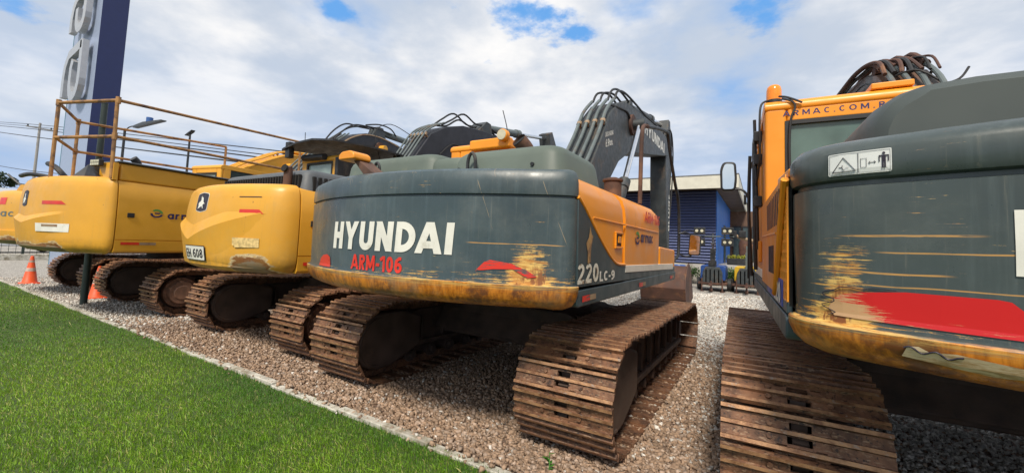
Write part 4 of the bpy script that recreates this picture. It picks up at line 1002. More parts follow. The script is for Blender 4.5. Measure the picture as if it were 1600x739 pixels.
# ================================================================== slate and orange excavator, right foreground
def right_excavator():
    W = 1.36
    root = thing('excavator', 'slate grey excavator at the right edge with amber beacon and long red decal', 'excavator', (1.365, 4.50, 0), R_(2.7), group='excavators parked in a row on gravel')
    undercarriage(root, 2.60, 2.07, 0.72, 'plate', (0.02, 0.16))
    prof = [(1.040, .20), (1.048, .12), (1.075, .055), (1.11, .020), (1.15, .003), (1.185, .0), (1.194, .006), (1.200, .026), (1.24, .030), (1.5, .022), (1.728, .022),
            (1.735, .040), (1.751, .040), (1.759, .018), (1.78, .010), (1.862, .010), (1.885, .020), (1.908, .042), (1.924, .080), (1.932, .14)]
    RR, YS, RC = 2.72, -2.18, 0.26
    counterweight(root, prof, RR, W, YS, RC, M['cwR'])
    fn = cw_surface(RR, W, YS, RC, interp(prof))
    rm, n, b = newmat('red_decal_worn_left'); o = n.obj(); x, y, z = n.sep(o)
    wr = n.m('ADD', n.noise(o, 1, 8, 0.8, sc3=(9, 9, 110)), n.ramp(x, -1.24, -1.00, 0.13, -0.17))
    wr = n.m('ADD', wr, n.ramp(z, 1.225, 1.33, 0.12, -0.10))
    n.put(b.inputs['Base Color'], n.mix(n.ramp(wr, 0.52, 0.60), (0.58, 0.016, 0.018), (0.54, 0.33, 0.17))); b.inputs['Roughness'].default_value = 0.28
    def fl(u, z, l): return fn(u, z, l - 0.001)
    shp = [[(0, .28), (.02, .55), (.06, .75), (.16, .88), (.38, 1.0), (.75, 1.0), (.80, .96), (1.0, .0), (.5, .02), (.03, .06)]]
    decal('red_decal', shp, -1.245, -0.715, 1.218, 1.338, fn, rm, root, cut=0.04)
    cr = [(-1.24 + 0.02 * math.sin(i * 1.7), 1.225 + i * 0.0125) for i in range(9)] + [(-1.21 + i * 0.03, 1.335 + 0.004 * math.sin(i * 2.3) + i * 0.0016) for i in range(6)]
    MB().tube([fn(u - 0.006, z, 0.004) for u, z in cr], 0.0018, seg=5, smooth=2).build('cracked_film_edge', M['ink'], root)
    # lower peeled sticker on the band
    sm, n, b = newmat('peeled_sticker'); o = n.obj(); x, y, z = n.sep(o)
    pc = n.mix(n.ramp(n.noise(o, 1, 6, 0.7, sc3=(8, 8, 50)), 0.45, 0.6), (0.66, 0.52, 0.33), (0.42, 0.26, 0.12))
    n.put(b.inputs['Base Color'], n.mix(n.ramp(x, -0.79, -0.775), pc, (0.6, 0.05, 0.03)))
    decal('peeled_sticker', [[(0, .35), (.03, .95), (.12, 1), (.2, .8), (.4, .9), (.7, .75), (1, .62), (1, .15), (.7, 0), (.45, .12), (.2, .25)]], -1.06, -0.77, 1.095, 1.160, fn, sm, root, cut=0.04)
    MB().tube([fn(u, z, 0.005) for u, z in [(-1.06 + 0.012 * i, 1.15 + 0.008 * math.sin(i * 1.3) - i * 0.0012) for i in range(12)]], 0.003, seg=5, smooth=2).build('cracked_film_edge', M['ink'], root)
    decal('pale_label', [[(0, 0), (1, 0), (1, 1), (0, 1)]], -0.812, -0.30, 1.415, 1.620, fn, M['white'], root, cut=0.05)
    # warning sign
    plm = simple('sign_white', (0.74, 0.76, 0.74), 0.4, var=0.05, dirt=(0.5, 0.5, 0.45), dirt_amt=0.05)
    u0, u1, z0, z1 = -1.245, -1.075, 1.772, 1.858
    def f3(k): return lambda u, z, l: fn(u, z, 0.003 + k * 0.0022)
    sg = decal('warning_sign', [rounded([(0, 0), (2.05, 0), (2.05, 1), (0, 1)], 0.06)], u0, u1, z0, z1, f3(0), plm, root, cut=0.03)
    w_ = u1 - u0; h_ = z1 - z0
    def U(a): return u0 + a * w_
    def Z(a): return z0 + a * h_
    def line(pts, r): MB().tube([fn(U(a), Z(c), 0.0045) for a, c in pts], r, seg=4, smooth=0).build('sign_line', M['ink'], sg)
    line([(0.06, 0.14), (0.24, 0.80), (0.44, 0.16), (0.06, 0.14)], 0.0016)
    for q in ([(0.02, .05), (0.475, .05), (0.475, .95), (0.02, .95), (0.02, .05)], [(0.485, .05), (0.975, .05), (0.975, .95), (0.485, .95), (0.485, .05)]): line(q, 0.0006)
    line([(0.52, .27), (0.61, .27), (0.61, .66), (0.52, .66), (0.52, .27)], 0.0007)
    line([(0.65, .45), (0.75, .45)], 0.0009); line([(0.67, .51), (0.645, .45), (0.67, .39)], 0.0009); line([(0.73, .51), (0.755, .45), (0.73, .39)], 0.0009)
    line([(0.17, .36), (0.22, .36), (0.235, .26), (0.26, .24)], 0.0013); line([(0.225, .46), (0.222, .34)], 0.0011); line([(0.27, .33), (0.33, .33)], 0.0006)
    man = [(0, .85), (0, .40), (.12, .40), (.12, .75), (.27, .75), (.27, 0), (.45, 0), (.46, .42), (.54, .42), (.55, 0), (.73, 0), (.73, .75), (.88, .75), (.88, .40), (1, .40), (1, .85)]
    decal('sign_figure', [[(a, c), (b_, c), (b_, d), (a, d)] for a, b_, c, d in ((0, 1, .77, .86), (0, .11, .42, .77), (.89, 1, .42, .77), (.30, .70, .42, .77), (.30, .47, 0, .42), (.53, .70, 0, .42))], U(.80), U(.955), Z(.16), Z(.72), f3(1), M['ink'], sg, cut=0)
    decal('sign_figure_head', [[(math.cos(a), math.sin(a)) for a in [i * math.pi / 6 for i in range(12)]]], U(.853), U(.902), Z(.74), Z(.86), f3(1), M['ink'], sg, cut=0)
    # deck, housing and side panels
    deck(root, W, YS + 0.036, 1.34, 1.05, M['slate'], zt=1.175)
    MB().box(-W + 0.05, W - 0.14, YS + 0.03, -0.45, 1.19, 1.86).box(0.50, W - 0.14, -0.46, 0.33, 1.19, 1.90).build('housing', M['black'], root)
    # left side: grille panel right behind the tail, then the louvred orange door up to the cab
    gp = MB(); y0, y1 = YS + 0.036, -1.60
    for k in range(11):
        y = y0 + (y1 - y0) * k / 10; gp.box(-W - 0.003, -W + 0.004, y - 0.009, y + 0.009, 1.24, 1.80)
    for k in range(13):
        z = 1.24 + 0.56 * k / 12; gp.box(-W - 0.002, -W + 0.003, y0 + 0.009, y1 - 0.009, z - 0.008, z + 0.008)
    gp.build('grille', M['orange'], root)
    MB().box(-W + 0.006, -W + 0.02, y0, y1, 1.22, 1.82).build('grille_shade_sheet', M['dark'], root)  # added black sheet stands in for the shade behind the bars
    sec = [(W, 1.24), (W + 0.002, 1.66), (W - 0.004, 1.78), (W - 0.03, 1.86), (W - 0.09, 1.92), (W - 0.2, 1.95), (0.55, 1.95), (0.55, 1.24)]
    MB().loft([[(-x, y, z) for x, z in sec if True] for y in (-1.58, -0.34)]).build('side_shell', M['orange'], root, bevel=0.01)
    MB().prism([(YS + 0.036, 1.80), (YS + 0.036, 1.86), (-1.6, 1.90), (-1.6, 1.80)], -W + 0.005, -W + 0.3, 'x').build('shell_top', M['orange'], root, bevel=0.01)
    sw2 = [(-2.165, 1.805), (-2.06, 1.69), (-1.93, 1.53), (-1.80, 1.38), (-1.69, 1.27), (-1.62, 1.235)]
    d_ = plate(root, 'louvred_door', sw2 + [(-0.36, 1.235), (-0.36, 1.86), (-2.16, 1.83)], -W - 0.010, -W - 0.004, M['orange'], 0.002)
    lv = MB(); lv2 = MB()
    for k in range(9):
        y = -1.95 + k * 0.11
        MB().prism([(y, 1.62), (y + 0.045, 1.62), (y + 0.10, 1.80), (y + 0.055, 1.80)], -W - 0.0125, -W - 0.009, 'x').build('louvre_shade', M['ink'], d_)  # dark strips painted in for the shade of open louvres
    for k in range(5):
        y = -1.52 + k * 0.085; MB().box(-W - 0.0125, -W - 0.009, y, y + 0.045, 1.34, 1.51).build('louvre_shade', M['ink'], d_)
    MB().tube([(-W - 0.010, y, z) for y, z in sw2], 0.018, seg=8).build('door_edge', M['orange'], root)
    MB().tube([(-W - 0.012, -1.70, 1.575), (-W - 0.012, -0.4, 1.60)], 0.006, seg=6, smooth=0).build('pressed_crease', M['orange'], root)
    plate(root, 'grey_panel', [(YS + 0.036, 1.185), (1.30, 1.185), (1.30, 1.238), (YS + 0.036, 1.238)], -W + 0.02, -W - 0.004, M['slate'], 0.006)
    blue = simple('blue_film', (0.02, 0.06, 0.35), 0.4)
    fl_ = side_fn(-W - 0.008, -1)
    plate(root, 'number_panel', [(-1.98, 1.195), (-0.9, 1.195), (-0.9, 1.33), (-1.98, 1.33)], -W + 0.01, -W - 0.007, blue, 0.003)
    decal('model_number', '220', -1.92, -1.56, 1.205, 1.315, lambda u, z, l: (-W - 0.011, -3.48 - u, z), M['white'], root, bold=0.2, cut=0)
    plate(root, 'white_stripe', [(-0.88, 1.25), (0.9, 1.25), (0.9, 1.32), (-0.88, 1.32)], -W + 0.01, -W - 0.006, M['white'], 0.003)
    MB().box(-W - 0.02, -W + 0.01, 0.05, 0.20, 1.38, 1.58).build('hinge', M['orange'], root, bevel=0.01)
    def shoulder(y0, y1):
        s2 = [(W, 1.20), (W + 0.002, 1.70), (W - 0.03, 1.87), (W - 0.14, 1.95), (0.45, 1.96), (0.45, 1.20)]
        MB().loft([[(x, y, z) for x, z in s2] for y in (y0, y1)]).build('orange_door', M['orange'], root, ang=30)
    shoulder(YS + 0.036, 0.36)
    plate(root, 'tool_box', rounded([(0.375, 1.20), (1.34, 1.19), (1.34, 1.47), (0.375, 1.50)], 0.03), 0.75, W - 0.002, M['orange'], 0.03)
    dk = simple('dark_green_grey_hood', (0.050, 0.062, 0.058), 0.5, var=0.15, scale=1.5, dirt=(0.12, 0.11, 0.08), dirt_amt=0.15)
    # big hood, left flank leaning
    mb = MB(); rings = []
    hs = [(-1.06, 1.93), (-1.05, 2.04), (-1.03, 2.10), (-0.99, 2.16), (-0.93, 2.205), (-0.85, 2.23), (-0.7, 2.245), (-0.3, 2.25), (0.9, 2.25), (1.1, 2.20), (1.2, 2.05), (1.22, 1.93)]
    for y, k in ((-2.12, 0.80), (-2.08, 0.92), (-2.02, 0.97), (-1.92, 1.0), (-0.9, 1.0)):
        rings.append([(x * (0.7 + 0.3 * k) if abs(x) > 0.9 else x, y, 1.93 + (z - 1.93) * k) for x, z in hs])
    mb.loft(rings); mb.build('engine_hood', dk, root, ang=30)
    # cab with louder lettering
    wx0, wx1, wz0, wz1 = cab(root, -1.345, -0.30, -0.30, 1.40, 1.20, 2.80, M['orange'], M['reflectglass'], win=(1.95, 2.59))
    decal('lettering', 'ARMAC.COM.BR', wx0 - 0.03, wx1 - 0.04, 2.642, 2.688, lambda u, z, l: (u, -0.3008 - (l - 0.004) * 0.5, z), M['navyink'], root, bold=0.16, space=3.2, cut=0)
    be = MB().cyl((-1.27, -0.18, 2.795), (-1.27, -0.18, 2.830), 0.062, seg=20).build('beacon_base', M['black'], root, bevel=0.005)
    MB().loft([[(-1.27 + r * math.cos(a), -0.18 + r * math.sin(a), z) for a in [2 * math.pi * i / 20 for i in range(20)]] for z, r in ((2.830, .060), (2.920, .058), (2.950, .052), (2.966, .035))]).build('beacon', M['amber'], root, ang=50)
    MB().box(-0.62, -0.36, -0.28, -0.10, 2.800, 2.850).build('roof_box', M['orange'], root, bevel=0.01)
    hoses(root, [[(-1.30, -0.20, 2.830), (-1.37, -0.26, 2.780), (-1.385, -0.28, 2.600), (-1.38, -0.20, 2.300), (-1.40, 0.0, 2.100)], [(-1.22, -0.30, 2.800), (-1.15, -0.325, 2.760), (-1.13, -0.33, 2.700), (-1.16, -0.33, 2.600), (-1.17, -0.325, 2.350), (-1.16, -0.325, 2.000)],
                 [(-1.24, -0.28, 2.830), (-1.18, -0.32, 2.800), (-1.08, -0.33, 2.740)]], 0.009, 'beacon_cable')
    # left handrails, door hardware, front mirror
    for pts, r in (([(-1.39, 0.35, 1.3), (-1.40, 0.38, 2.0), (-1.40, 0.45, 2.6), (-1.37, 0.5, 2.66)], 0.018), ([(-1.40, 1.1, 1.2), (-1.43, 1.15, 2.0), (-1.42, 1.05, 2.6)], 0.018), ([(-1.38, 0.1, 1.5), (-1.41, 0.1, 2.75)], 0.014)):
        MB().tube(pts, r, seg=8).build('hand_rail', M['black'], root)
    for z in (2.52, 2.3, 1.9): MB().box(-1.42, -1.35, 0.02, 0.16, z, z + 0.10).build('door_hinge', M['black'], root, bevel=0.008)
    MB().tube([(-1.36, 1.0, 2.55), (-1.38, 1.35, 2.58), (-1.40, 1.50, 2.55), (-1.41, 1.55, 2.35), (-1.42, 1.55, 1.15)], 0.016, seg=10).build('mirror_post', M['black'], root)
    MB().tube([(-1.415, 1.55, 2.14), (-1.460, 1.55, 2.24), (-1.520, 1.55, 2.28), (-1.570, 1.55, 2.28)], 0.014, seg=8).box(-1.445, -1.475, 1.52, 1.58, 2.08, 2.20).build('mirror_arm', M['black'], root)
    mm = MB().prism(rounded([(-1.740, 2.26), (-1.565, 2.26), (-1.550, 2.42), (-1.565, 2.64), (-1.715, 2.65), (-1.750, 2.55)], 0.05), 1.55, 1.63, 'y').build('mirror', M['black'], root, bevel=0.02)
    MB().prism(rounded([(-1.715, 2.285), (-1.590, 2.285), (-1.578, 2.42), (-1.590, 2.61), (-1.690, 2.62), (-1.720, 2.53)], 0.03), 1.541, 1.546, 'y').build('mirror_glass', M['mirror'], mm)
    # boom seen over the hood with its pipe bundle
    bm_ = simple('worn_boom_paint', (0.085, 0.080, 0.075), 0.5, var=0.3, scale=3, dirt=(0.16, 0.09, 0.06), dirt_amt=0.6)
    kk = set(o.name for o in root.children)
    b_ = slate_boom(root, bm_, 19, 0.55)
    for o in root.children:
        if o.name not in kk: o.location = (0.24, 0, -0.20)
    for k, x in enumerate((-0.20, -0.067, 0.067, 0.20)):
        MB().cyl((x, 2.10, 4.02), (x, 2.18, 4.07), 0.045, seg=8).build('pipe_union', M['bucket'], b_)
        MB().tube([(x, 2.15, 4.06), (x - 0.06, 2.38, 4.20 + 0.02 * k), (x - 0.12, 2.8, 4.24), (x - 0.12, 3.4, 4.27), (x - 0.10, 4.0, 4.34), (x - 0.05, 5.0, 4.42)], 0.030, seg=8).build('hose', M['bucket'], b_)
    hoses(b_, [[(-0.26, 2.0, 3.7), (-0.30, 2.4, 3.95), (-0.29, 3.2, 4.05), (-0.27, 4.2, 4.15)], [(-0.265, 1.5, 3.0), (-0.275, 1.9, 3.4), (-0.27, 2.4, 3.7), (-0.26, 3.0, 3.6)],
               [(0.22, 1.7, 3.62), (0.0, 1.8, 3.85), (-0.262, 1.95, 3.72), (-0.27, 2.0, 3.2)], [(-0.1, 1.5, 3.45), (0.12, 1.55, 3.55), (0.3, 1.6, 3.62), (0.40, 1.66, 3.76)]], 0.012, 'loose_cable')
    rq = random.Random(5)
    for k in range(7):
        x = -0.24 + k * 0.08; q = rq.uniform(-0.03, 0.03)
        MB().tube([(x, 1.85 + q, 3.86), (x + q, 2.10, 4.10), (x - 0.05, 2.35 + q, 4.19), (x - 0.10, 2.7, 4.21 + q), (x - 0.12 + q, 3.2, 4.24), (x - 0.08, 4.2, 4.34)], rq.choice((0.014, 0.020, 0.024)), seg=7).build('hose', M['rubber'] if k % 2 else M['bucket'], b_)
    for x in (-0.17, 0.0, 0.17):
        MB().box(x - 0.06, x + 0.06, 2.28, 2.44, 4.03, 4.20).build('hose_manifold', M['bucket'], b_, bevel=0.012)
        MB().cyl((x, 2.72, 4.13), (x, 2.86, 4.16), 0.042, seg=10).build('hose_union', M['clamp'], b_)
    bucket(root, -0.5, 0.5, 7.35, 0.02, M['bucket'])
    MB().prism([(7.02, 1.35), (7.22, 1.45), (7.62, 1.12), (7.45, 0.98)], -0.10, 0.12, 'x').build('bucket_link', M['bucket'], root, bevel=0.01)
    # black wiper arms seen against the rear window
    MB().tube([(-0.95, -0.34, 2.20), (-0.90, -0.36, 2.08), (-0.84, -0.36, 2.02)], 0.012, seg=6).tube([(-0.66, -0.36, 2.20), (-0.70, -0.36, 2.08), (-0.78, -0.36, 2.02)], 0.012, seg=6).box(-0.86, -0.68, -0.40, -0.33, 1.96, 2.03).build('horn_bracket', M['black'], root)
    return root


right_excavator()


# ================================================================== yellow excavators
def yellow_body(root, W, YS, zb, zs, hood_grille=True, panel_seam=-1.0):
    """side doors, deck and housing behind the tail"""
    MB().box(-W + 0.10, W - 0.10, YS + 0.05, 1.3, zb + 0.02, zb + 0.17).build('deck_plate', M['black'], root)
    MB().box(-W + 0.16, W - 0.16, YS + 0.03, -0.45, zb + 0.17, zs - 0.05).box(0.50, W - 0.16, -0.46, 0.33, zb + 0.17, zs - 0.05).build('housing', M['black'], root)
    for sx in (-1, 1):
        yend = 0.45 if sx > 0 else -0.45
        for a, c in ((YS + 0.036, panel_seam), (panel_seam + 0.012, yend)):
            sec = [(W - 0.03, zb), (W - 0.005, zb + 0.03), (W, zb + 0.19), (W - 0.012, zb + 0.195), (W - 0.012, zb + 0.202), (W, zb + 0.208), (W + 0.004, zs - 0.32), (W - 0.01, zs - 0.15), (W - 0.06, zs - 0.03), (W - 0.16, zs), (0.5, zs), (0.5, zb)]
            MB().loft([[(sx * x, y, z) for x, z in sec] for y in (a, c)]).build('side_door', M['yellow'], root, ang=30)


def door_hardware(root, W, ys, zb, zs):
    for y in (ys + 0.16, -0.95):
        MB().box(W + 0.001, W + 0.016, y, y + 0.09, zb + 0.55, zb + 0.62).build('door_latch', M['black'], root, bevel=0.004)
    for z in (zb + 0.35, zs - 0.40):
        MB().cyl((W + 0.008, -1.02, z), (W + 0.008, -1.02, z + 0.10), 0.012, seg=8).build('door_hinge', M['yellow'], root)


def deer(root, fn, u0, u1, z0, z1):
    sh = rounded([(0, 0.08), (.5, 0), (1, 0.08), (1, .92), (.5, 1), (0, .92)], 0.12)
    a = decal('emblem', [sh], u0, u1, z0, z1, fn, M['ink'], root, cut=0.04)
    d = [(.10, .12), (.22, .16), (.34, .34), (.50, .42), (.62, .30), (.74, .14), (.80, .16), (.72, .36), (.80, .44), (.92, .42), (.95, .46), (.78, .54), (.66, .62), (.60, .74), (.66, .84), (.58, .84), (.52, .94), (.48, .84),
         (.36, .98), (.40, .80), (.44, .70), (.36, .60), (.20, .54), (.14, .44), (.20, .34)]
    w_, h_ = u1 - u0, z1 - z0
    decal('emblem_figure', [d], u0 + w_ * .2, u1 - w_ * .2, z0 + h_ * .14, z1 - h_ * .14, lambda u, z, l: fn(u, z, 0.007), M['white'], a, cut=0)


def swoosh(root, fn, W, mat, ut, zu, zl, zbot, left=-1.0):
    """pressed wedge across the tail: flush on its upper edge, standing out along the lower one"""
    mb = MB(); rows = []
    n = 26
    for i in range(n + 1):
        t = i / n; u = left + (ut - left) * t
        k = min(1.0, t / 0.12)                                     # dips towards the tail's centre line, rises both ways
        up = zu(u); lo = zl(u); d = 0.045 * min(1, (1 - t) * 3.0)
        rows.append([fn(u, up, 0.001), fn(u, lo, d), fn(u, zbot, 0.010 * min(1, (1 - t) * 3) + 0.001), fn(u, zbot - 0.02, -0.004)])
    vs = [p for r in rows for p in r]; fs = []
    for i in range(n):
        for j in range(3): a = i * 4 + j; fs.append((a, a + 1, a + 5, a + 4))
    mb.add(vs, fs); return mb.build('pressed_wedge', mat, root, ang=12)


def grille_hood(root, x0, x1, y0, y1, z0, z1):
    h = hump(root, x0, x1, y0, y1, z0, z1, M['hoodgrey'], 0.05, 'grille_hood')
    s = MB(); k = x0 + 0.14
    while k < x1 - 0.12:
        s.box(k, k + 0.030, y0 - 0.004, y0 + 0.03, z0 + 0.045, z1 - 0.075); k += 0.062
    s.build('slot_shade', M['dark'], h)  # solid black bars painted in for the shade of open slots
    s = MB(); s2 = MB(); k = y0 + 0.12
    while k < y1 - 0.1:
        s.box(x1 - 0.035, x1 + 0.002, k, k + 0.035, z0 + 0.03, z1 - 0.09); s2.box(x0 - 0.002, x0 + 0.035, k, k + 0.035, z0 + 0.03, z1 - 0.09); k += 0.075
    s.build('slot_shade', M['dark'], h); s2.build('slot_shade', M['dark'], h)


def plated_excavator():
    W = 1.18
    root = thing('excavator', 'yellow excavator with the EH 608 plate and a rust patch on its tail', 'excavator', (-5.75, 4.95, 0), group='excavators parked in a row on gravel')
    undercarriage(root, 2.30, 2.10, 0.64, 'hub', (-0.12, -0.08))
    prof = [(1.0, .20), (1.01, .13), (1.035, .065), (1.075, .028), (1.13, .010), (1.20, .003), (1.45, .0), (1.70, .004), (1.80, .012), (1.88, .022), (1.95, .032), (2.0, .050), (2.03, .078), (2.048, .12), (2.055, .20)]
    RR, YS, RC = 2.67, -2.20, 0.36
    counterweight(root, prof, RR, W, YS, RC, M['cw608'])
    fn = cw_surface(RR, W, YS, RC, interp(prof))
    zu = lambda u: 1.545 + 0.16 * min(1, abs(u + 0.30) / 0.75) ** 1.1 if u > -0.30 else 1.545 + 0.12 * min(1, abs(u + 0.30) / 0.7)
    zl = lambda u: 1.36 + 0.335 * min(1, abs(u + 0.30) / 1.25) ** 0.9 if u > -0.30 else 1.36 + 0.22 * min(1, abs(u + 0.30) / 0.7)
    swoosh(root, fn, W, M['cw608'], 1.02, zu, zl, 1.07, left=-0.98)
    fw = lambda u, z, l: fn(u, z, wf(u, z) + 0.005)
    decal('emblem_rim', [rounded([(0, 0.08), (.5, 0), (1, 0.08), (1, .92), (.5, 1), (0, .92)], 0.12)], -0.265, 0.055, 1.70, 1.945, lambda u, z, l: fn(u, z, 0.002), M['white'], root, cut=0.04)
    deer(root, fn, -0.255, 0.045, 1.707, 1.938)
    wd = lambda u: 0.045 * max(0.0, min(1, (1 - (u + 0.98) / 2.0) * 3.0))
    wf = lambda u, z: wd(u) * max(0.25, min(1, (z - 1.05) / max(0.05, zl(u) - 1.05)))
    pl = decal('number_plate', [rounded([(0, 0), (2.1, 0), (2.1, 1), (0, 1)], 0.06)], -0.39, 0.13, 1.125, 1.285, fw, M['white'], root, cut=0.04)
    decal('plate_rim', [[(0, 0), (1, 0), (1, 1), (0, 1)]], -0.405, 0.145, 1.115, 1.295, lambda u, z, l: fn(u, z, wf(u, z) + 0.003), M['ink'], root, cut=0.04)
    decal('lettering', 'EH 608', -0.36, 0.10, 1.150, 1.255, lambda u, z, l: fn(u, z, wf(u, z) + l + 0.004), M['ink'], pl, bold=0.16, cut=0.05)
    decal('red_reflector', [[(0, 0), (1.0, 0), (.82, 1), (0, 1)]], 0.66, 0.98, 1.685, 1.735, fn, M['reflector'], root, cut=0.04)
    decal('faded_label', [[(0, 0.2), (.08, .2), (.1, 0), (1, .05), (1, 1), (0, 1)]], 0.62, 0.96, 1.30, 1.41, lambda u, z, l: fn(u, z, wf(u, z) + 0.004), simple('faded_label', (0.66, 0.48, 0.20), 0.6, var=0.25, scale=30), root, cut=0.04)
    yellow_body(root, W, YS, 1.02, 2.03)
    door_hardware(root, W, YS, 1.02, 2.03)
    decal('small_print', [[(0, 0), (1, 0), (1, 1), (0, 1)]], 0.62, 0.92, 1.875, 1.885, fn, M['rustpipe'], root, cut=0.05)
    decal('red_reflector', [[(0, 0), (1, 0), (1, 1), (0, 1)]], -2.10, -1.85, 1.11, 1.15, side_fn(W + 0.001), M['reflector'], root, cut=0)
    grille_hood(root, -0.95, 1.12, -2.12, -1.3, 1.98, 2.27)
    MB().prism([(-1.28, 2.02), (-0.9, 2.02), (-0.93, 2.14), (-1.2, 2.10)], -2.2, -0.6, 'y').build('side_hood', M['hoodgrey'], root, bevel=0.02)
    e = MB().tube([(0.84, -2.16, 2.0), (0.84, -2.16, 2.12), (0.84, -2.16, 2.24), (0.845, -2.175, 2.29)], 0.05, seg=18).build('exhaust', M['rustpipe'], root)
    MB().cyl((0.846, -2.20, 2.262), (0.85, -2.222, 2.268), 0.046, seg=18).build('exhaust_mouth', M['dark'], e)
    cab(root, -1.22, -0.22, -0.75, 1.15, 1.15, 2.84, M['yellow'], M['glass'], win=(2.28, 2.72))
    MB().cyl((-1.10, -0.80, 2.82), (-0.50, -0.80, 2.80), 0.055, seg=14).build('blind_roll', M['black'], root)
    # dark sun visor sheet over the roof
    vs = MB(); rows = []
    for i in range(9):
        y = -1.05 + i * 0.28; z = 2.99 + 0.06 * math.sin(i / 8 * math.pi)
        rows.append([(-1.34, y, z - 0.02), (-0.95, y, z + 0.05), (-0.5, y, z + 0.065), (0.05, y, z + 0.0), (0.05, y, z - 0.03), (-0.5, y, z + 0.035), (-0.95, y, z + 0.02), (-1.34, y, z - 0.05)])
    vs.loft(rows); vs.build('sun_shade', M['black'], root)
    MB().box(-1.32, -1.20, -1.02, -0.92, 2.80, 3.08).build('work_light', M['black'], root, bevel=0.01)
    MB().tube([(-1.18, -0.75, 3.0), (-1.18, -0.76, 3.30)], 0.006, seg=5, smooth=0).build('antenna', M['black'], root)
    MB().box(-0.25, -0.17, -0.78, -0.50, 1.9, 2.78).build('door_post', M['black'], root, bevel=0.01)
    MB().box(-0.20, 0.10, 0.25, 0.27, 1.9, 2.8).build('guard_mesh', M['black'], root)
    top = [(-0.05, 1.9), (0.20, 2.55), (0.55, 3.05), (0.93, 3.56), (1.38, 3.82), (1.94, 3.99), (2.79, 4.08), (4.6, 4.06), (6.4, 3.95), (7.0, 3.85)]
    bot = [(0.6, 1.8), (1.1, 2.4), (1.7, 2.9), (2.6, 3.15), (4.6, 3.2), (6.9, 3.45)]
    b_ = boom(root, top, bot, 0.24, simple('dark_navy_boom', (0.022, 0.024, 0.033), 0.55, var=0.2), pipe_to=5, npipe=5, pipe_x=0.20, pr=0.018)
    MB().cyl((-0.4, 2.35, 3.55), (0.4, 2.35, 3.55), 0.09, seg=18).build('boom_pin', M['rustpipe'], b_)
    cylinder_ram(root, 'arm_cylinder', (0, 2.95, 4.24), (0, 6.35, 4.80), 0.095, 0.50, 0.050, M['pipe'])
    MB().prism([(2.55, 4.05), (3.1, 4.05), (3.02, 4.32), (2.85, 4.34)], -0.2, 0.2, 'x').build('cylinder_bracket', M['boomgrey'], b_)
    MB().prism([(6.6, 3.5), (6.20, 4.92), (6.42, 5.02), (7.05, 4.25), (7.3, 3.5), (7.0, 1.3), (6.75, 1.3)], -0.19, 0.19, 'x').build('arm', M['boomgrey'], root, bevel=0.02)
    hoses(root, [[(x, 1.35, 3.86), (x, 1.65, 4.10 + q), (x, 2.05, 4.34 + q), (x, 2.5, 4.22 + q * .5), (x, 3.0, 4.26), (x, 3.9, 4.12)] for x, q in ((-.15, .0), (0, -.16), (.13, -.05))], 0.020)
    hoses(root, [[(-.2, 0.1, 2.9), (-.25, .0, 3.4), (-.2, .3, 3.62), (-.1, .75, 3.5)]], 0.007)
    hoses(root, [[(.25, 1.2, 3.2), (.26, 1.6, 3.5), (.25, 2.2, 3.4), (.25, 2.4, 3.1)], [(.25, 2.0, 3.5), (.27, 2.6, 3.8), (.26, 3.6, 3.85)]], 0.014)
    bucket(root, -0.5, 0.5, 7.2, 0.02, M['bucket'])
    MB().prism([(6.8, 1.35), (7.0, 1.4), (7.45, 1.12), (7.3, 0.98)], -0.10, 0.10, 'x').build('bucket_link', M['bucket'], root)
    return root


plated_excavator()


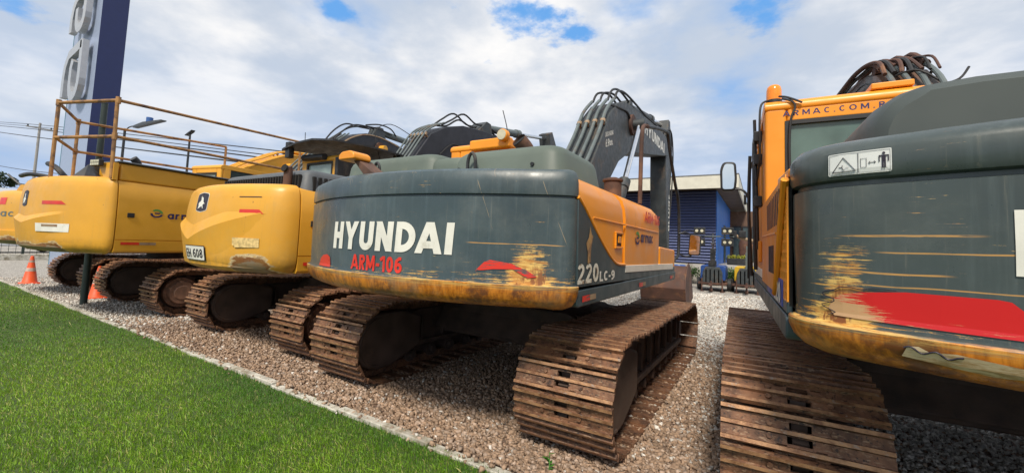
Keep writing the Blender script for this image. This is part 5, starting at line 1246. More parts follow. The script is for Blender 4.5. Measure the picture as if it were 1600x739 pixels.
def railed_excavator():
    W = 1.25
    root = thing('excavator', 'yellow excavator with tall rusty handrails around its engine deck', 'excavator', (-10.15, 4.70, 0), group='excavators parked in a row on gravel')
    up = bpy.data.objects.new('upper_structure', None); col.objects.link(up); up.parent = root; up.rotation_euler = (0, 0, R_(11.5)); up.empty_display_size = 0.3
    undercarriage(root, 2.45, 2.08, 0.68, 'hub', (0.12, 0.15))
    # the swung upper body: every part is turned about the slew centre by its own object rotation
    kids0 = set(o.name for o in root.children)
    prof = [(1.06, .20), (1.07, .13), (1.10, .06), (1.14, .025), (1.20, .006), (1.30, .0), (1.6, .0), (1.88, .004), (1.98, .012), (2.06, .020), (2.14, .032), (2.20, .055), (2.232, .085), (2.248, .13), (2.255, .20)]
    RR, YS, RC = 3.18, -2.85, 0.42
    counterweight(root, prof, RR, W, YS, RC, M['cwY3'])
    fn = cw_surface(RR, W, YS, RC, interp(prof))
    zu = lambda u: 1.60 + 0.09 * min(1, abs(u + 0.4) / 0.9)
    zl = lambda u: 1.50 + 0.16 * min(1, abs(u + 0.4) / 1.0)
    swoosh(root, fn, W, M['cwY3'], 0.62, zu, zl, 1.14, left=-0.9)
    deer(root, fn, -0.66, -0.42, 1.76, 2.02)
    decal('red_reflector', [[(0, 0), (1.0, 0), (.82, 1), (0, 1)]], 0.08, 0.60, 1.79, 1.845, fn, M['reflector'], root, cut=0.04)
    wd = lambda u: 0.045 * max(0.0, min(1, (1 - (u + 0.9) / 1.52) * 3.0))
    wf = lambda u, z: wd(u) * max(0.25, min(1, (z - 1.12) / max(0.05, zl(u) - 1.12)))
    lb = decal('white_label', [[(0, 0), (1, 0), (1, 1), (0, 1)]], 0.06, 0.70, 1.375, 1.50, lambda u, z, l: fn(u, z, wf(u, z) + 0.004), M['white'], root, cut=0.04)
    decal('label_print', [[(0, 0), (1, 0), (1, 1), (0, 1)]], 0.20, 0.50, 1.45, 1.485, lambda u, z, l: fn(u, z, wf(u, z) + 0.006), M['clamp'], lb, cut=0.04)
    yellow_body(root, W, YS, 1.09, 2.22, panel_seam=-1.35)
    door_hardware(root, W, YS, 1.09, 2.22)
    logo_a(root, side_fn(W + 0.005), -2.39, -2.21, 1.665, 1.80)
    decal('lettering', 'armac', -2.14, -1.55, 1.655, 1.745, side_fn(W + 0.005), M['navyink'], root, bold=0.02, cut=0)
    decal('red_reflector', [[(0, 0), (1, 0), (1, 1), (0, 1)]], -2.74, -2.50, 1.215, 1.255, side_fn(W + 0.001), M['reflector'], root, cut=0)
    decal('pale_reflector', [[(0, 0), (1, 0), (1, 1), (0, 1)]], -2.495, -2.27, 1.215, 1.255, side_fn(W + 0.001), M['clamp'], root, cut=0)
    # upper hood: yellow side wall, grey slanted cover with work light
    MB().box(0.62, W - 0.06, -2.80, -0.6, 2.20, 2.47).build('upper_hood', M['yellow'], root, bevel=0.03)
    MB().box(0.56, W - 0.02, -2.83, -0.6, 2.475, 2.50).build('hood_lid', M['hoodgrey'], root, bevel=0.01)
    MB().prism([(-0.15, 2.20), (0.60, 2.20), (0.60, 2.46), (0.45, 2.46)], -2.86, -1.2, 'y').build('slanted_cover', M['hoodgrey'], root, bevel=0.015)
    MB().prism([(0.50, 2.20), (0.92, 2.20), (0.60, 2.44)], -2.92, -2.87, 'y').build('cover_flap', M['black'], root)
    MB().prism([(1.02, 2.20), (W - 0.03, 2.20), (W - 0.03, 2.46), (0.80, 2.46)], -2.90, -2.84, 'y').build('end_gusset', M['yellow'], root)
    wl = MB().box(0.80, 1.03, -2.99, -2.93, 2.40, 2.50).build('work_light', M['black'], root, bevel=0.01)
    for k in range(5):
        for j in range(2): MB().box(0.815 + k * 0.043, 0.85 + k * 0.043, -2.996, -2.991, 2.41 + j * 0.045, 2.445 + j * 0.045).build('led', M['lamp'], wl)
    e = MB().tube([(1.0, -2.50, 2.48), (1.0, -2.50, 2.54), (1.0, -2.56, 2.60)], 0.055, seg=16).build('exhaust', M['black'], root)
    MB().tube([(-0.45, -2.9, 2.26), (-0.75, -3.02, 2.30), (-1.05, -3.02, 2.28)], 0.035, seg=10).tube([(-0.05, -2.9, 2.26), (-0.2, -2.95, 2.40), (-0.45, -2.95, 2.48)], 0.04, seg=10).build('mirror_arm', M['black'], root)
    # handrails
    rl = [[(1.18, -2.90, 2.22), (1.18, -2.92, 3.42)], [(-0.02, -3.08, 2.22), (-0.02, -3.08, 3.42)], [(-1.22, -2.32, 2.22), (-1.22, -2.32, 3.42)], [(1.22, 0.44, 2.2), (1.22, 0.44, 3.62)], [(-1.22, 0.44, 2.2), (-1.22, 0.44, 3.60)]]
    for p in rl: MB().tube(p, 0.026, seg=10, smooth=0).build('rail_post', M['rail'], root)
    for z in (3.42, 2.86):
        dz = 0.19 if z > 3 else 0.06
        MB().tube([(-0.02, -3.08, z), (1.18, -2.91, z)], 0.026, seg=10, smooth=0).build('rail', M['rail'], root)
        MB().tube([(-0.02, -3.08, z), (-1.22, -2.32, z)], 0.024, seg=10, smooth=0).build('rail', M['rail'], root)
        MB().tube([(1.18, -2.91, z), (1.22, 0.44, z + dz)], 0.024, seg=10, smooth=0).build('rail', M['rail'], root)
        MB().tube([(-1.22, -2.32, z), (-1.22, 0.44, z + dz)], 0.024, seg=10, smooth=0).build('rail', M['rail'], root)
    for p in ((-1.22, -2.32, 3.42), (-1.22, -2.32, 2.86), (-0.02, -3.08, 3.42), (1.18, -2.91, 3.42), (1.18, -2.91, 2.86)):
        MB().cyl((p[0], p[1], p[2] - 0.05), (p[0], p[1], p[2] + 0.05), 0.034, seg=10).build('rail_joint', M['rail'], root)
    cab(root, -1.22, -0.25, -0.30, 1.45, 1.2, 3.0, M['yellow'], M['glass'], win=(2.3, 2.8))
    top = [(0.9, 1.9), (1.3, 2.9), (1.85, 3.55), (2.53, 4.10), (3.10, 4.52), (3.75, 4.78), (4.5, 4.86), (5.4, 4.80), (7.2, 4.45), (8.0, 4.2)]
    bot = [(1.6, 1.9), (2.2, 2.9), (3.0, 3.5), (4.2, 3.8), (6.0, 3.85), (7.9, 3.85)]
    b_ = boom(root, top, bot, 0.28, simple('black_boom_paint', (0.020, 0.021, 0.027), 0.55, var=0.2), pipe_to=5, npipe=4, pipe_x=0.22, pr=0.022)
    MB().tube([(0.285, 2.53, 4.05), (0.285, 3.10, 4.47), (0.285, 3.75, 4.73), (0.285, 4.5, 4.81), (0.285, 5.4, 4.75)], 0.022, seg=6).build('flange_edge', M['clamp'], b_)
    MB().cyl((-0.46, 4.4, 4.42), (0.46, 4.4, 4.42), 0.11, seg=18).cyl((0.28, 4.4, 4.42), (0.34, 4.4, 4.42), 0.22, seg=22).build('boom_pin', M['rustpipe'], b_)
    for sx in (-1, 1): cylinder_ram(root, 'boom_cylinder', (sx * 0.42, 2.6, 1.6), (sx * 0.42, 4.4, 4.42), 0.10, 0.55, 0.06, M['yellow'])
    cylinder_ram(root, 'arm_cylinder', (0, 4.55, 5.08), (0, 8.6, 5.25), 0.11, 0.62, 0.06, M['pipe'])
    MB().prism([(4.25, 4.8), (4.9, 4.8), (4.7, 5.2), (4.45, 5.2)], -0.16, 0.16, 'x').build('cylinder_bracket', M['boomgrey'], b_)
    MB().prism([(7.8, 3.8), (8.5, 5.35), (8.7, 5.35), (8.6, 4.0), (8.3, 1.3), (8.0, 1.3)], -0.2, 0.2, 'x').build('arm', M['boomgrey'], root, bevel=0.02)
    hoses(root, [[(x, 2.4, 4.10), (x, 2.8, 4.62 + q), (x, 3.3, 4.98 + q), (x, 3.9, 5.05), (x, 4.4, 5.12), (x, 5.2, 5.18 + q)] for x, q in ((-.15, .0), (0, -.13), (.15, -.06))], 0.024)
    hoses(root, [[(.1, 3.9, 5.1), (.15, 4.5, 5.28), (.15, 5.1, 5.3), (.1, 5.5, 5.15)]], 0.024)
    bucket(root, -0.55, 0.55, 8.5, 0.02, M['bucket'])
    MB().prism([(8.0, 1.35), (8.3, 1.4), (8.75, 1.12), (8.6, 0.98)], -0.10, 0.10, 'x').build('bucket_link', M['bucket'], root)
    for o in list(root.children):
        if o.name not in kids0 and o is not up:
            o.rotation_euler = (0, 0, R_(11.5))
    bpy.data.objects.remove(up)
    return root


railed_excavator()


def far_excavator():
    W = 1.25
    root = thing('excavator', 'farthest yellow excavator at the left edge, mostly hidden, with a yellow boom', 'excavator', (-13.75, 4.70, 0), group='excavators parked in a row on gravel')
    undercarriage(root, 2.40, 2.08, 0.64, 'hub', (0.15, 0.15))
    k0 = set(o.name for o in root.children)
    prof = [(1.06, .20), (1.07, .13), (1.10, .06), (1.15, .02), (1.26, .004), (1.34, .0), (1.345, .03), (1.36, .03), (1.6, .015), (1.86, .015), (1.98, .028), (2.06, .05), (2.12, .085), (2.155, .13), (2.17, .20)]
    RR, YS, RC = 3.1, -2.7, 0.32
    counterweight(root, prof, RR, W, YS, RC, M['cwY4'])
    fn = cw_surface(RR, W, YS, RC, interp(prof))
    decal('lettering', 'armac', -0.75, 0.45, 1.62, 1.72, fn, M['pipe'], root, bold=0.14, cut=0.05)
    decal('red_reflector', [[(0, 0), (1.0, 0), (1, 1), (0, 1)]], -0.05, 0.18, 1.86, 2.0, fn, M['reflector'], root, cut=0.04)
    yellow_body(root, W, YS, 1.09, 2.14, panel_seam=-1.35)
    hump(root, -1.0, 1.0, -2.5, -1.0, 2.1, 2.25, M['hoodgrey'])
    MB().prism(rounded([(0.15, 2.16), (0.75, 2.16), (0.6, 2.26), (0.3, 2.28)], 0.03), -2.95, -2.7, 'y').build('camera_hood', M['yellow'], root, bevel=0.02)
    MB().tube([(0.1, -2.85, 2.25), (-0.25, -2.95, 2.5)], 0.02, seg=6, smooth=0).build('antenna', M['black'], root)
    cab(root, -1.22, -0.25, -0.30, 1.45, 1.2, 2.95, M['yellow'], M['glass'], win=(2.25, 2.75))
    top = [(0.1, 1.8), (0.7, 2.7), (1.3, 3.25), (1.87, 3.62), (2.48, 3.92), (2.9, 4.15), (3.4, 4.33), (4.2, 4.42), (5.6, 4.30), (7.0, 4.05)]
    bot = [(0.8, 1.8), (1.5, 2.7), (2.3, 3.2), (3.4, 3.5), (5.4, 3.6), (6.9, 3.7)]
    b_ = boom(root, top, bot, 0.27, M['yellow'], pipe_to=8, npipe=3, pipe_x=0.18, pr=0.03, pmat=M['yellow'])
    MB().tube([(0.275, 1.87, 3.58), (0.275, 2.9, 4.10), (0.275, 3.4, 4.28), (0.275, 4.2, 4.37), (0.275, 5.6, 4.25)], 0.025, seg=6).build('flange_edge', M['yellow'], b_)
    MB().box(-0.05, 0.05, 3.3, 3.42, 4.33, 4.52).build('pipe_clamp', M['black'], b_)
    for sx in (-1, 1): cylinder_ram(root, 'boom_cylinder', (sx * 0.40, 1.6, 1.6), (sx * 0.40, 3.3, 3.85), 0.10, 0.55, 0.05, M['yellow'])
    cylinder_ram(root, 'arm_cylinder', (0, 3.6, 4.5), (0, 6.8, 4.6), 0.09, 0.6, 0.05, M['yellow'])
    MB().prism([(6.8, 3.6), (6.7, 4.7), (7.0, 4.8), (7.5, 3.8), (7.3, 1.3), (7.05, 1.3)], -0.2, 0.2, 'x').build('arm', M['yellow'], root, bevel=0.02)
    bucket(root, -0.5, 0.5, 7.5, 0.02, M['bucket'])
    MB().prism([(7.05, 1.35), (7.3, 1.4), (7.75, 1.12), (7.6, 0.98)], -0.10, 0.10, 'x').build('bucket_link', M['bucket'], root)
    be = MB().cyl((-0.6, -0.1, 2.95), (-0.6, -0.1, 3.12), 0.06, seg=14).build('beacon', M['amber'], root)
    for o in list(root.children):
        if o.name not in k0: o.rotation_euler = (0, 0, R_(11.5))
    return root


far_excavator()


# ================================================================== showroom behind
def showroom():
    X1, Y0 = -1.73, 21.1
    root = thing('showroom', 'low showroom with navy slatted front, bright blue side wall and cream roof overhang', 'building', (X1, Y0, 0))
    wallm = simple('navy_wall', (0.020, 0.030, 0.085), 0.6)
    L0 = -26.0
    MB().box(L0, -0.06, 0.10, 14, 0.92, 4.36).build('wall', wallm, root)
    conc = simple('plinth_concrete', (0.42, 0.40, 0.37), 0.9, var=0.15, scale=1.5, dirt=(0.25, 0.22, 0.18), bump=0.15)
    MB().box(L0 - 0.1, 3.6, -0.05, 14.2, -0.1, 0.905).build('plinth', conc, root, bevel=0.01)
    sl = MB(); z = 0.95
    while z < 4.30:
        sl.prism([(-0.035, z), (0.045, z + 0.015), (0.045, z + 0.115), (0.02, z + 0.115), (-0.05, z + 0.02)], L0, -0.02, 'x'); z += 0.137
    sl.build('slats', simple('navy_slat', (0.075, 0.095, 0.20), 0.35, var=0.06), root)
    blue = simple('bright_blue_wall', (0.012, 0.13, 0.50), 0.45, var=0.08, scale=1.0)
    MB().box(-0.055, 0.0, 0.05, 9.8, 0.91, 4.36).build('side_wall', blue, root)
    MB().box(-0.04, 2.6, 10.4, 10.5, 0.91, 4.3).build('recess_wall', simple('brown_brick', (0.13, 0.075, 0.05), 0.8, dirt=(0.2, 0.13, 0.09), bump=0.2), root)
    for k in range(3):
        f = MB()
        x0 = 0.15 + k * 0.55
        f.box(x0, x0 + 0.04, 10.30, 10.36, 0.92, 3.3).box(x0 + 0.46, x0 + 0.50, 10.30, 10.36, 0.92, 3.3).box(x0 + 0.04, x0 + 0.46, 10.30, 10.36, 3.22, 3.3)
        w_ = f.build('window', M['black'], root); MB().box(x0 + 0.04, x0 + 0.46, 10.33, 10.34, 0.92, 3.22).build('pane', M['darkglass'], w_)
    pan = MB().box(0.004, 0.02, 4.2, 5.6, 0.95, 3.0); w_ = pan.build('window', M['black'], root); MB().box(0.021, 0.028, 4.3, 5.5, 1.05, 2.9).build('pane', M['darkglass'], w_)
    fas = simple('cream_fascia', (0.62, 0.60, 0.50), 0.6, var=0.05)
    MB().box(L0, 0.94, -1.42, -1.36, 4.27, 4.84).box(0.885, 0.945, -1.36, 15, 4.27, 4.84).build('fascia', fas, root)
    MB().box(L0, 0.96, -1.44, 15, 4.842, 4.875).build('roof_cap', simple('grey_cap', (0.14, 0.14, 0.14), 0.5), root)
    MB().box(L0, 0.884, -1.355, 15, 4.40, 4.44).build('soffit', simple('brown_soffit', (0.085, 0.058, 0.040), 0.7, var=0.2, scale=1.0), root)


showroom()


def light_tower(x, y, label, bodyc, mast, wide):
    root = thing('light_tower', label, 'light tower', (x, y, 0))
    h = wide / 2
    MB().prism(rounded([(-h, 0.42), (h, 0.42), (h, 0.92), (h - 0.06, 0.98), (-h + 0.06, 0.98), (-h, 0.92)], 0.05), 0.0, 1.3, 'y').build('housing', bodyc, root, bevel=0.03)
    MB().prism([(-h * .78, 0.26), (h * .78, 0.26), (h * .78, 0.72), (h * .55, 0.92), (-h * .55, 0.92), (-h * .78, 0.72)], -0.20, -0.01, 'y').build('control_box', M['boomgrey'], root, bevel=0.02)
    rb = MB()
    for k in range(4):
        u = -h * .5 + k * h / 3; rb.box(u - 0.02, u + 0.02, -0.20, -0.16, 0.34, 0.82)
    rb.build('ribs', M['black'], root)
    MB().box(-h - 0.05, h + 0.05, -0.22, 1.4, 0.27, 0.34).box(-0.05, 0.05, -1.0, -0.2, 0.27, 0.33).build('chassis', M['bucket'], root)
    for s in (-1, 1):
        w_ = MB().cyl((s * (h + 0.02), 0.6, 0.24), (s * (h + 0.17), 0.6, 0.24), 0.24, seg=20).build('wheel', M['rubber'], root, bevel=0.03)
        MB().cyl((s * (h + 0.165), 0.6, 0.24), (s * (h + 0.178), 0.6, 0.24), 0.13, seg=16).build('rim', M['rustpipe'], w_)
        MB().cyl((s * h * .8, -0.3, 0.02), (s * h * .8, -0.3, 0.5), 0.025, seg=8).cyl((s * h * .8, -0.3, 0.0), (s * h * .8, -0.3, 0.025), 0.08, seg=10).build('jack_leg', M['bucket'], root)
    MB().cyl((0, -0.62, 0.06), (0, -0.62, 0.42), 0.03, seg=10).cyl((-0.05, -0.62, 0.09), (0.05, -0.62, 0.09), 0.07, seg=14).build('jockey_wheel', M['bucket'], root)
    if mast:
        MB().box(-0.08, 0.08, -0.14, 0.0, 0.8, 1.62).box(-0.14, 0.14, -0.17, -0.142, 0.95, 1.15).build('mast', M['black'], root); MB().box(-0.03, 0.03, -0.09, -0.01, 1.55, 2.20).box(-0.06, 0.06, -0.12, 0.0, 1.75, 1.85).build('mast', M['chrome'], root)
        MB().box(-0.72, 0.72, -0.12, -0.07, 2.06, 2.10).build('cross_bar', M['pipe'], root)
        for sx in (-0.46, 0.50):
            for z in (2.28, 1.86):
                f = MB().box(sx - 0.20, sx + 0.20, -0.20, -0.08, z - 0.14, z + 0.14).build('floodlight', M['black'], root, bevel=0.02)
                for q in (-0.09, 0.09): MB().cyl((sx + q, -0.215, z), (sx + q, -0.20, z), 0.055, seg=14).build('lens', M['lamp'], f)
        hoses(root, [[(-0.5, -0.1, 2.25), (-0.9, -0.1, 2.30), (-1.1, -0.1, 2.15), (-0.75, -0.12, 2.08)], [(0.05, -0.1, 1.9), (0.12, -0.15, 1.6), (0.04, -0.12, 1.2)]], 0.012, 'cable')
    else:
        MB().box(-0.05, 0.05, -0.1, 0.0, 0.8, 1.5).box(-0.03, 0.03, -0.1, -0.01, 1.5, 1.75).build('mast', M['pipe'], root)
        MB().tube([(-0.5, -0.1, 2.2), (-0.2, -0.15, 2.05), (0.2, -0.12, 1.95), (0.6, -0.1, 2.0)], 0.06, seg=8).build('folded_boom', M['clamp'], root)
        for u in (-0.45, -0.15): MB().box(u - 0.12, u + 0.12, -0.26, -0.14, 2.05, 2.3).build('floodlight', M['black'], root, bevel=0.02)


light_tower(-1.55, 17.4, 'blue mobile light tower with raised crossbar of floodlights in front of the showroom', simple('blue_housing', (0.015, 0.06, 0.24), 0.45), True, 0.86)
light_tower(-0.42, 17.6, 'yellow mobile light tower with folded mast right of the blue one', simple('yellow_housing', (0.60, 0.38, 0.02), 0.45), False, 0.84)

# blue drums left of the light tower
for k, (x, y, lb) in enumerate(((-3.45, 18.2, 'blue plastic drum left of the blue light tower, nearer the bucket'), (-2.95, 18.5, 'blue plastic drum left of the blue light tower, second from the bucket'))):
    t = MB().loft([[(x + r * math.cos(a), y + r * math.sin(a), z) for a in [2 * math.pi * i / 20 for i in range(20)]] for z, r in ((0.0, .27), (0.03, .29), (0.3, .285), (0.32, .30), (0.6, .285), (0.62, .30), (0.86, .285), (0.9, .26))])
    tag(t.build('drum', simple('blue_plastic', (0.02, 0.12, 0.42), 0.35), ang=40), lb, 'drum', group='blue drums by the showroom')


# leaf clump builder -----------------------------------------------------------
def leaves(name, centers, radii, n, size, c1, c2, parent, seed=1, flat=1.0):
    rs = np.random.RandomState(seed); k = rs.randint(0, len(centers), n)
    C_ = np.array(centers)[k]; r = np.array(radii)[k][:, None]
    d = rs.normal(size=(n, 3)); d /= np.linalg.norm(d, axis=1)[:, None]; d[:, 2] *= flat
    pos = C_ + d * r * (rs.rand(n, 1) ** 0.45)
    t = np.clip(rs.rand(n) * 0.7 + 0.3 * rs.rand(len(centers))[k], 0, 1)[:, None]
    colr = (np.array([c1]) * (1 - t) + np.array([c2]) * t)
    s = rs.uniform(0.6, 1.3, (n, 1)) * size * np.ones((1, 3))
    leaf = [(-0.35, -0.5, 0), (0.35, -0.4, 0.1), (0.25, 0.5, 0.0), (-0.3, 0.45, 0.12)]
    o = merged(name, leaf, [(0, 1, 2, 3)], pos, s, rs.uniform(0, 6.28, n), rs.uniform(-1.5, 1.5, n), LEAF, colr)
    o.parent = parent; return o


LEAF = tint_mat('leaf', 0.5, 0.25)


def shrub(x, y, w_, h_, label, seed, c1=(0.02, 0.06, 0.012), c2=(0.07, 0.16, 0.03)):
    root = thing('shrub', label, 'shrub', (x, y, 0), group='shrubs along the showroom plinth')
    rs = random.Random(seed)
    cs = [(rs.uniform(-w_ / 2, w_ / 2), rs.uniform(-0.15, 0.15), rs.uniform(0.3, 0.75) * h_) for _ in range(9)]
    leaves('foliage', cs, [0.25 * h_ + 0.08] * 9, 2200, 0.065, c1, c2, root, seed)
    st = MB()
    for c in cs: st.tube([(c[0] * 0.3, 0, 0), (c[0] * .7, c[1] * .5, c[2] * .5), c], 0.01, seg=5)
    st.build('stem', M['bucket'], root)


for i, (x, w_, h_, lb) in enumerate(((-2.9, 0.9, 0.75, 'low green shrub at the plinth behind the rusty bucket'), (-1.95, 0.8, 0.85, 'green shrub at the plinth, just left of the blue light tower'),
                                     (-0.75, 0.8, 0.9, 'green shrub at the plinth between the blue and the yellow light tower'), (0.3, 0.7, 0.7, 'green shrub at the plinth behind the yellow light tower'))):
    shrub(x, 20.6, w_, h_, lb, 40 + i)

# planter on the raised floor
pr = thing('planter', 'dark planter box of yellow-green plants at the showroom entrance', 'planter', (-0.95, 22.6, 0.905))
MB().prism([(-0.42, 0), (0.42, 0), (0.47, 0.32), (-0.47, 0.32)], -0.2, 0.2, 'y').build('trough', M['black'], pr, bevel=0.01)
leaves('plants', [(x, 0, 0.36) for x in (-.35, -.15, .05, .25, .38)], [0.13] * 5, 900, 0.05, (0.20, 0.26, 0.03), (0.55, 0.50, 0.06), pr, 5)

# brown sculpture-like seat pod by the entrance
rp = thing('entrance_post', 'rounded rust brown post standing by the showroom entrance', 'post', (-0.72, 27.0, 0.905))
MB().loft([[(r * math.cos(a), r * 0.6 * math.sin(a), z) for a in [2 * math.pi * i / 20 for i in range(20)]] for z, r in ((0, .30), (0.6, .34), (1.1, .36), (1.35, .28), (1.45, .12))]).build('post_body', M['bucket'], rp, ang=50)

# green container far right
ct = thing('container', 'green shipping container beyond the showroom', 'container', (0.5, 34.0, 0))
cm = simple('green_container', (0.03, 0.16, 0.07), 0.5, dirt=(0.12, 0.12, 0.08))
cb = MB(); n = 30
pl = []
for i in range(n):
    x = -1.2 + i * 0.2; pl += [(x, 0.0), (x + 0.07, 0.0), (x + 0.10, 0.05), (x + 0.17, 0.05)]
cb.prism(pl + [(4.8, 0.3), (4.8, 2.4), (-1.2, 2.4)], 0.15, 3.95, 'z').build('container_body', cm, ct)
MB().box(-1.25, 4.85, -0.03, 2.45, 3.95, 4.05).box(-1.25, 4.85, -0.03, 2.45, 0.0, 0.15).build('container_rail', cm, ct)

# ================================================================== pylon sign on the left
def pylon():
    root = thing('pylon_sign', 'tall pylon sign with navy side and pale grey face carrying raised silver letters', 'sign', (-18.68, 4.0, 0))
    navy = simple('navy_panel', (0.012, 0.022, 0.10), 0.4, var=0.05); face = simple('silver_blue_face', (0.30, 0.36, 0.50), 0.35, var=0.04)
    H = 13.0
    MB().box(-2.95, -0.012, 0.012, 0.64, 0, H).build('core', navy, root)
    MB().box(-0.010, 0.0, 0.0, 0.655, 0, H).build('side_panel', navy, root)
    MB().box(-2.97, -0.012, 0.0, 0.010, 0, H).build('face_panel', face, root)
    MB().box(-3.0, -2.97, -0.01, 0.66, 0, H).build('edge_trim', simple('teal_trim', (0.10, 0.25, 0.30), 0.4), root)
    silver = simple('silver_letter', (0.46, 0.47, 0.49), 0.35, 0.3, var=0.05)
    # letters turned a quarter so that the word climbs the pylon
    def letter(strokes, name, zc):
        mb = MB()
        for pts in strokes:
            P = [(-1.48 + a * 1.0, zc + b) for a, b in pts]
            w_ = 0.155
            for i in range(len(P)): pass
            L = []; Rr = []
            for i, p in enumerate(P):
                a = Vector(P[max(i - 1, 0)]); b = Vector(P[min(i + 1, len(P) - 1)]); d = (b - a).normalized(); nn = Vector((-d.y, d.x)) * w_
                L.append((p[0] + nn.x, p[1] + nn.y)); Rr.append((p[0] - nn.x, p[1] - nn.y))
            for i in range(len(P) - 1):
                mb.prism([L[i], L[i + 1], Rr[i + 1], Rr[i]], -0.26, -0.10, 'y')
        mb.build(name, silver, root, bevel=0.0)
        MB().box(-1.4, -1.3, -0.10, 0.0, zc - 0.3, zc - 0.2).box(-1.4, -1.3, -0.10, 0.0, zc + 0.3, zc + 0.4).build('letter_bracket', M['black'], root)
    arc = [(0.55 * math.cos(R_(a)), 0.45 * math.sin(R_(a)) - 0.35) for a in range(0, -181, -20)]
    letter([[(-1.0, -0.75), (-1.0, -0.1), (-0.9, 0.35), (-0.55, 0.70), (0.85, 0.85)], [(0.85, 0.95), (0.85, -0.30)] + [(0.35 + 0.5 * math.cos(R_(a)), -0.35 + 0.55 * math.sin(R_(a))) for a in range(0, -181, -20)] + [(-0.15, 0.15), (0.0, 0.42)]], 'letter', 6.75)
    letter([[(-0.75, -0.55), (-0.75, -0.05), (-0.6, 0.35), (-0.3, 0.60), (0.75, 0.75)], [(0.75, 0.75), (0.75, -0.1)] + [(0.3 + 0.45 * math.cos(R_(a)), -0.15 + 0.45 * math.sin(R_(a))) for a in range(0, -181, -20)] + [(-0.15, 0.2)]], 'letter', 8.85)
    letter([[(-0.75, -0.25), (0.75, 0.05)], [(0.75, 0.05), (0.70, 0.6)], [(-0.3, -0.1), (-0.3, 0.5)]], 'letter', 10.4)


pylon()


# ================================================================== poles, lamps, wires
def pole(x, y, h, r, label, name='post', cat='post', m_=None):
    root = thing(name, label, cat, (x, y, 0))
    MB().cyl((0, 0, -0.05), (0, 0, h), r, r * 0.92, seg=18).build('shaft', m_ or M['greenpost'], root)
    MB().cyl((0, 0, h), (0, 0, h + 0.02), r * 1.0, seg=18).build('cap', m_ or M['greenpost'], root)
    return root


M['greenpost'] = simple('dark_green_post', (0.022, 0.035, 0.030), 0.45)
pole(-11.06, 2.55, 3.90, 0.055, 'dark green steel post rising from the kerb beside the railed yellow excavator')
lp = thing('street_lamp', 'thin street lamp on a slim pole rising behind the railed excavator', 'street lamp', (-33.3, 12.0, 0))
MB().cyl((0, 0, 0), (0, 0, 8.15), 0.09, 0.06, seg=10).build('shaft', M['black'], lp)
MB().prism([(-0.5, 8.05), (0.3, 8.22), (0.45, 8.34), (-0.1, 8.22), (-0.55, 8.10)], -0.12, 0.12, 'y').build('lamp_head', M['black'], lp)
lp = thing('street_lamp', 'street lamp with a long horizontal arm and sensor on top, right of the pylon sign', 'street lamp', (-47.2, 12.3, 0))
MB().cyl((0, 0, 0), (0, 0, 10.2), 0.12, 0.09, seg=10).build('shaft', M['black'], lp)
MB().tube([(0, 0, 9.9), (1.0, 0, 10.2), (3.0, 0, 10.1)], 0.05, seg=8).build('arm', M['black'], lp)
MB().prism([(2.4, 9.95), (8.2, 9.82), (8.2, 9.90), (4.5, 10.18), (2.6, 10.12)], -0.18, 0.18, 'y').build('lamp_head', M['boomgrey'], lp)
MB().cyl((5.4, 0, 10.08), (5.4, 0, 10.45), 0.22, seg=12).build('sensor', simple('blue_sensor', (0.03, 0.10, 0.3), 0.5), lp)

# utility poles and their wires, far left
def upole(x, y, h, label):
    r = thing('utility_pole', label, 'utility pole', (x, y, 0), group='utility poles')
    conc = simple('pole_concrete', (0.30, 0.29, 0.27), 0.9)
    MB().cyl((0, 0, 0), (0, 0, h), 0.22, 0.14, seg=12).build('shaft', conc, r)
    MB().box(-0.1, 0.1, -1.4, 1.4, h - 0.9, h - 0.75).build('cross_arm', conc, r)
    for y_ in (-1.2, 0, 1.2): MB().cyl((0, y_, h - 0.75), (0, y_, h - 0.45), 0.09, seg=8).build('insulator', M['black'], r)


upole(-95, 15, 17.3, 'concrete utility pole in the gap left of the pylon sign')
wm = M['rubber']
wires = [((-150, 14, 24.3), (-95, 15, 17.0), (-14, 15, 5.1)), ((-150, 14, 23.9), (-95, 14.6, 16.6), (-14, 14.6, 4.7)), ((-150, 14, 23.6), (-95, 14.4, 16.2), (-14, 14.4, 4.5)), ((-150, 14, 22.6), (-95, 14.2, 15.0), (-14, 14.2, 4.2)),
         ((-150, 14, 15.5), (-95, 14.5, 9.8), (-30, 14.5, 4.6)), ((-150, 14, 12.3), (-85, 14, 6.9), (-30, 14, 3.8)), ((-150, 14, 11.4), (-85, 14, 6.3), (-30, 14, 3.3))]
for k, p in enumerate(wires):
    rr = (0.04, 0.035, 0.05, 0.06, 0.05, 0.08, 0.04)[k]
    w_ = MB().tube(p, rr, seg=5, smooth=8).build('overhead_wire', wm)
    tag(w_, ('topmost overhead wire crossing the sky at the left', 'second overhead wire from the top at the left', 'third overhead wire from the top at the left', 'fourth overhead wire from the top at the left',
             'lone middle overhead wire well below the top four', 'thick low overhead cable above the far excavator', 'lowest thin overhead wire at the left')[k], 'wire', 'overhead wires')

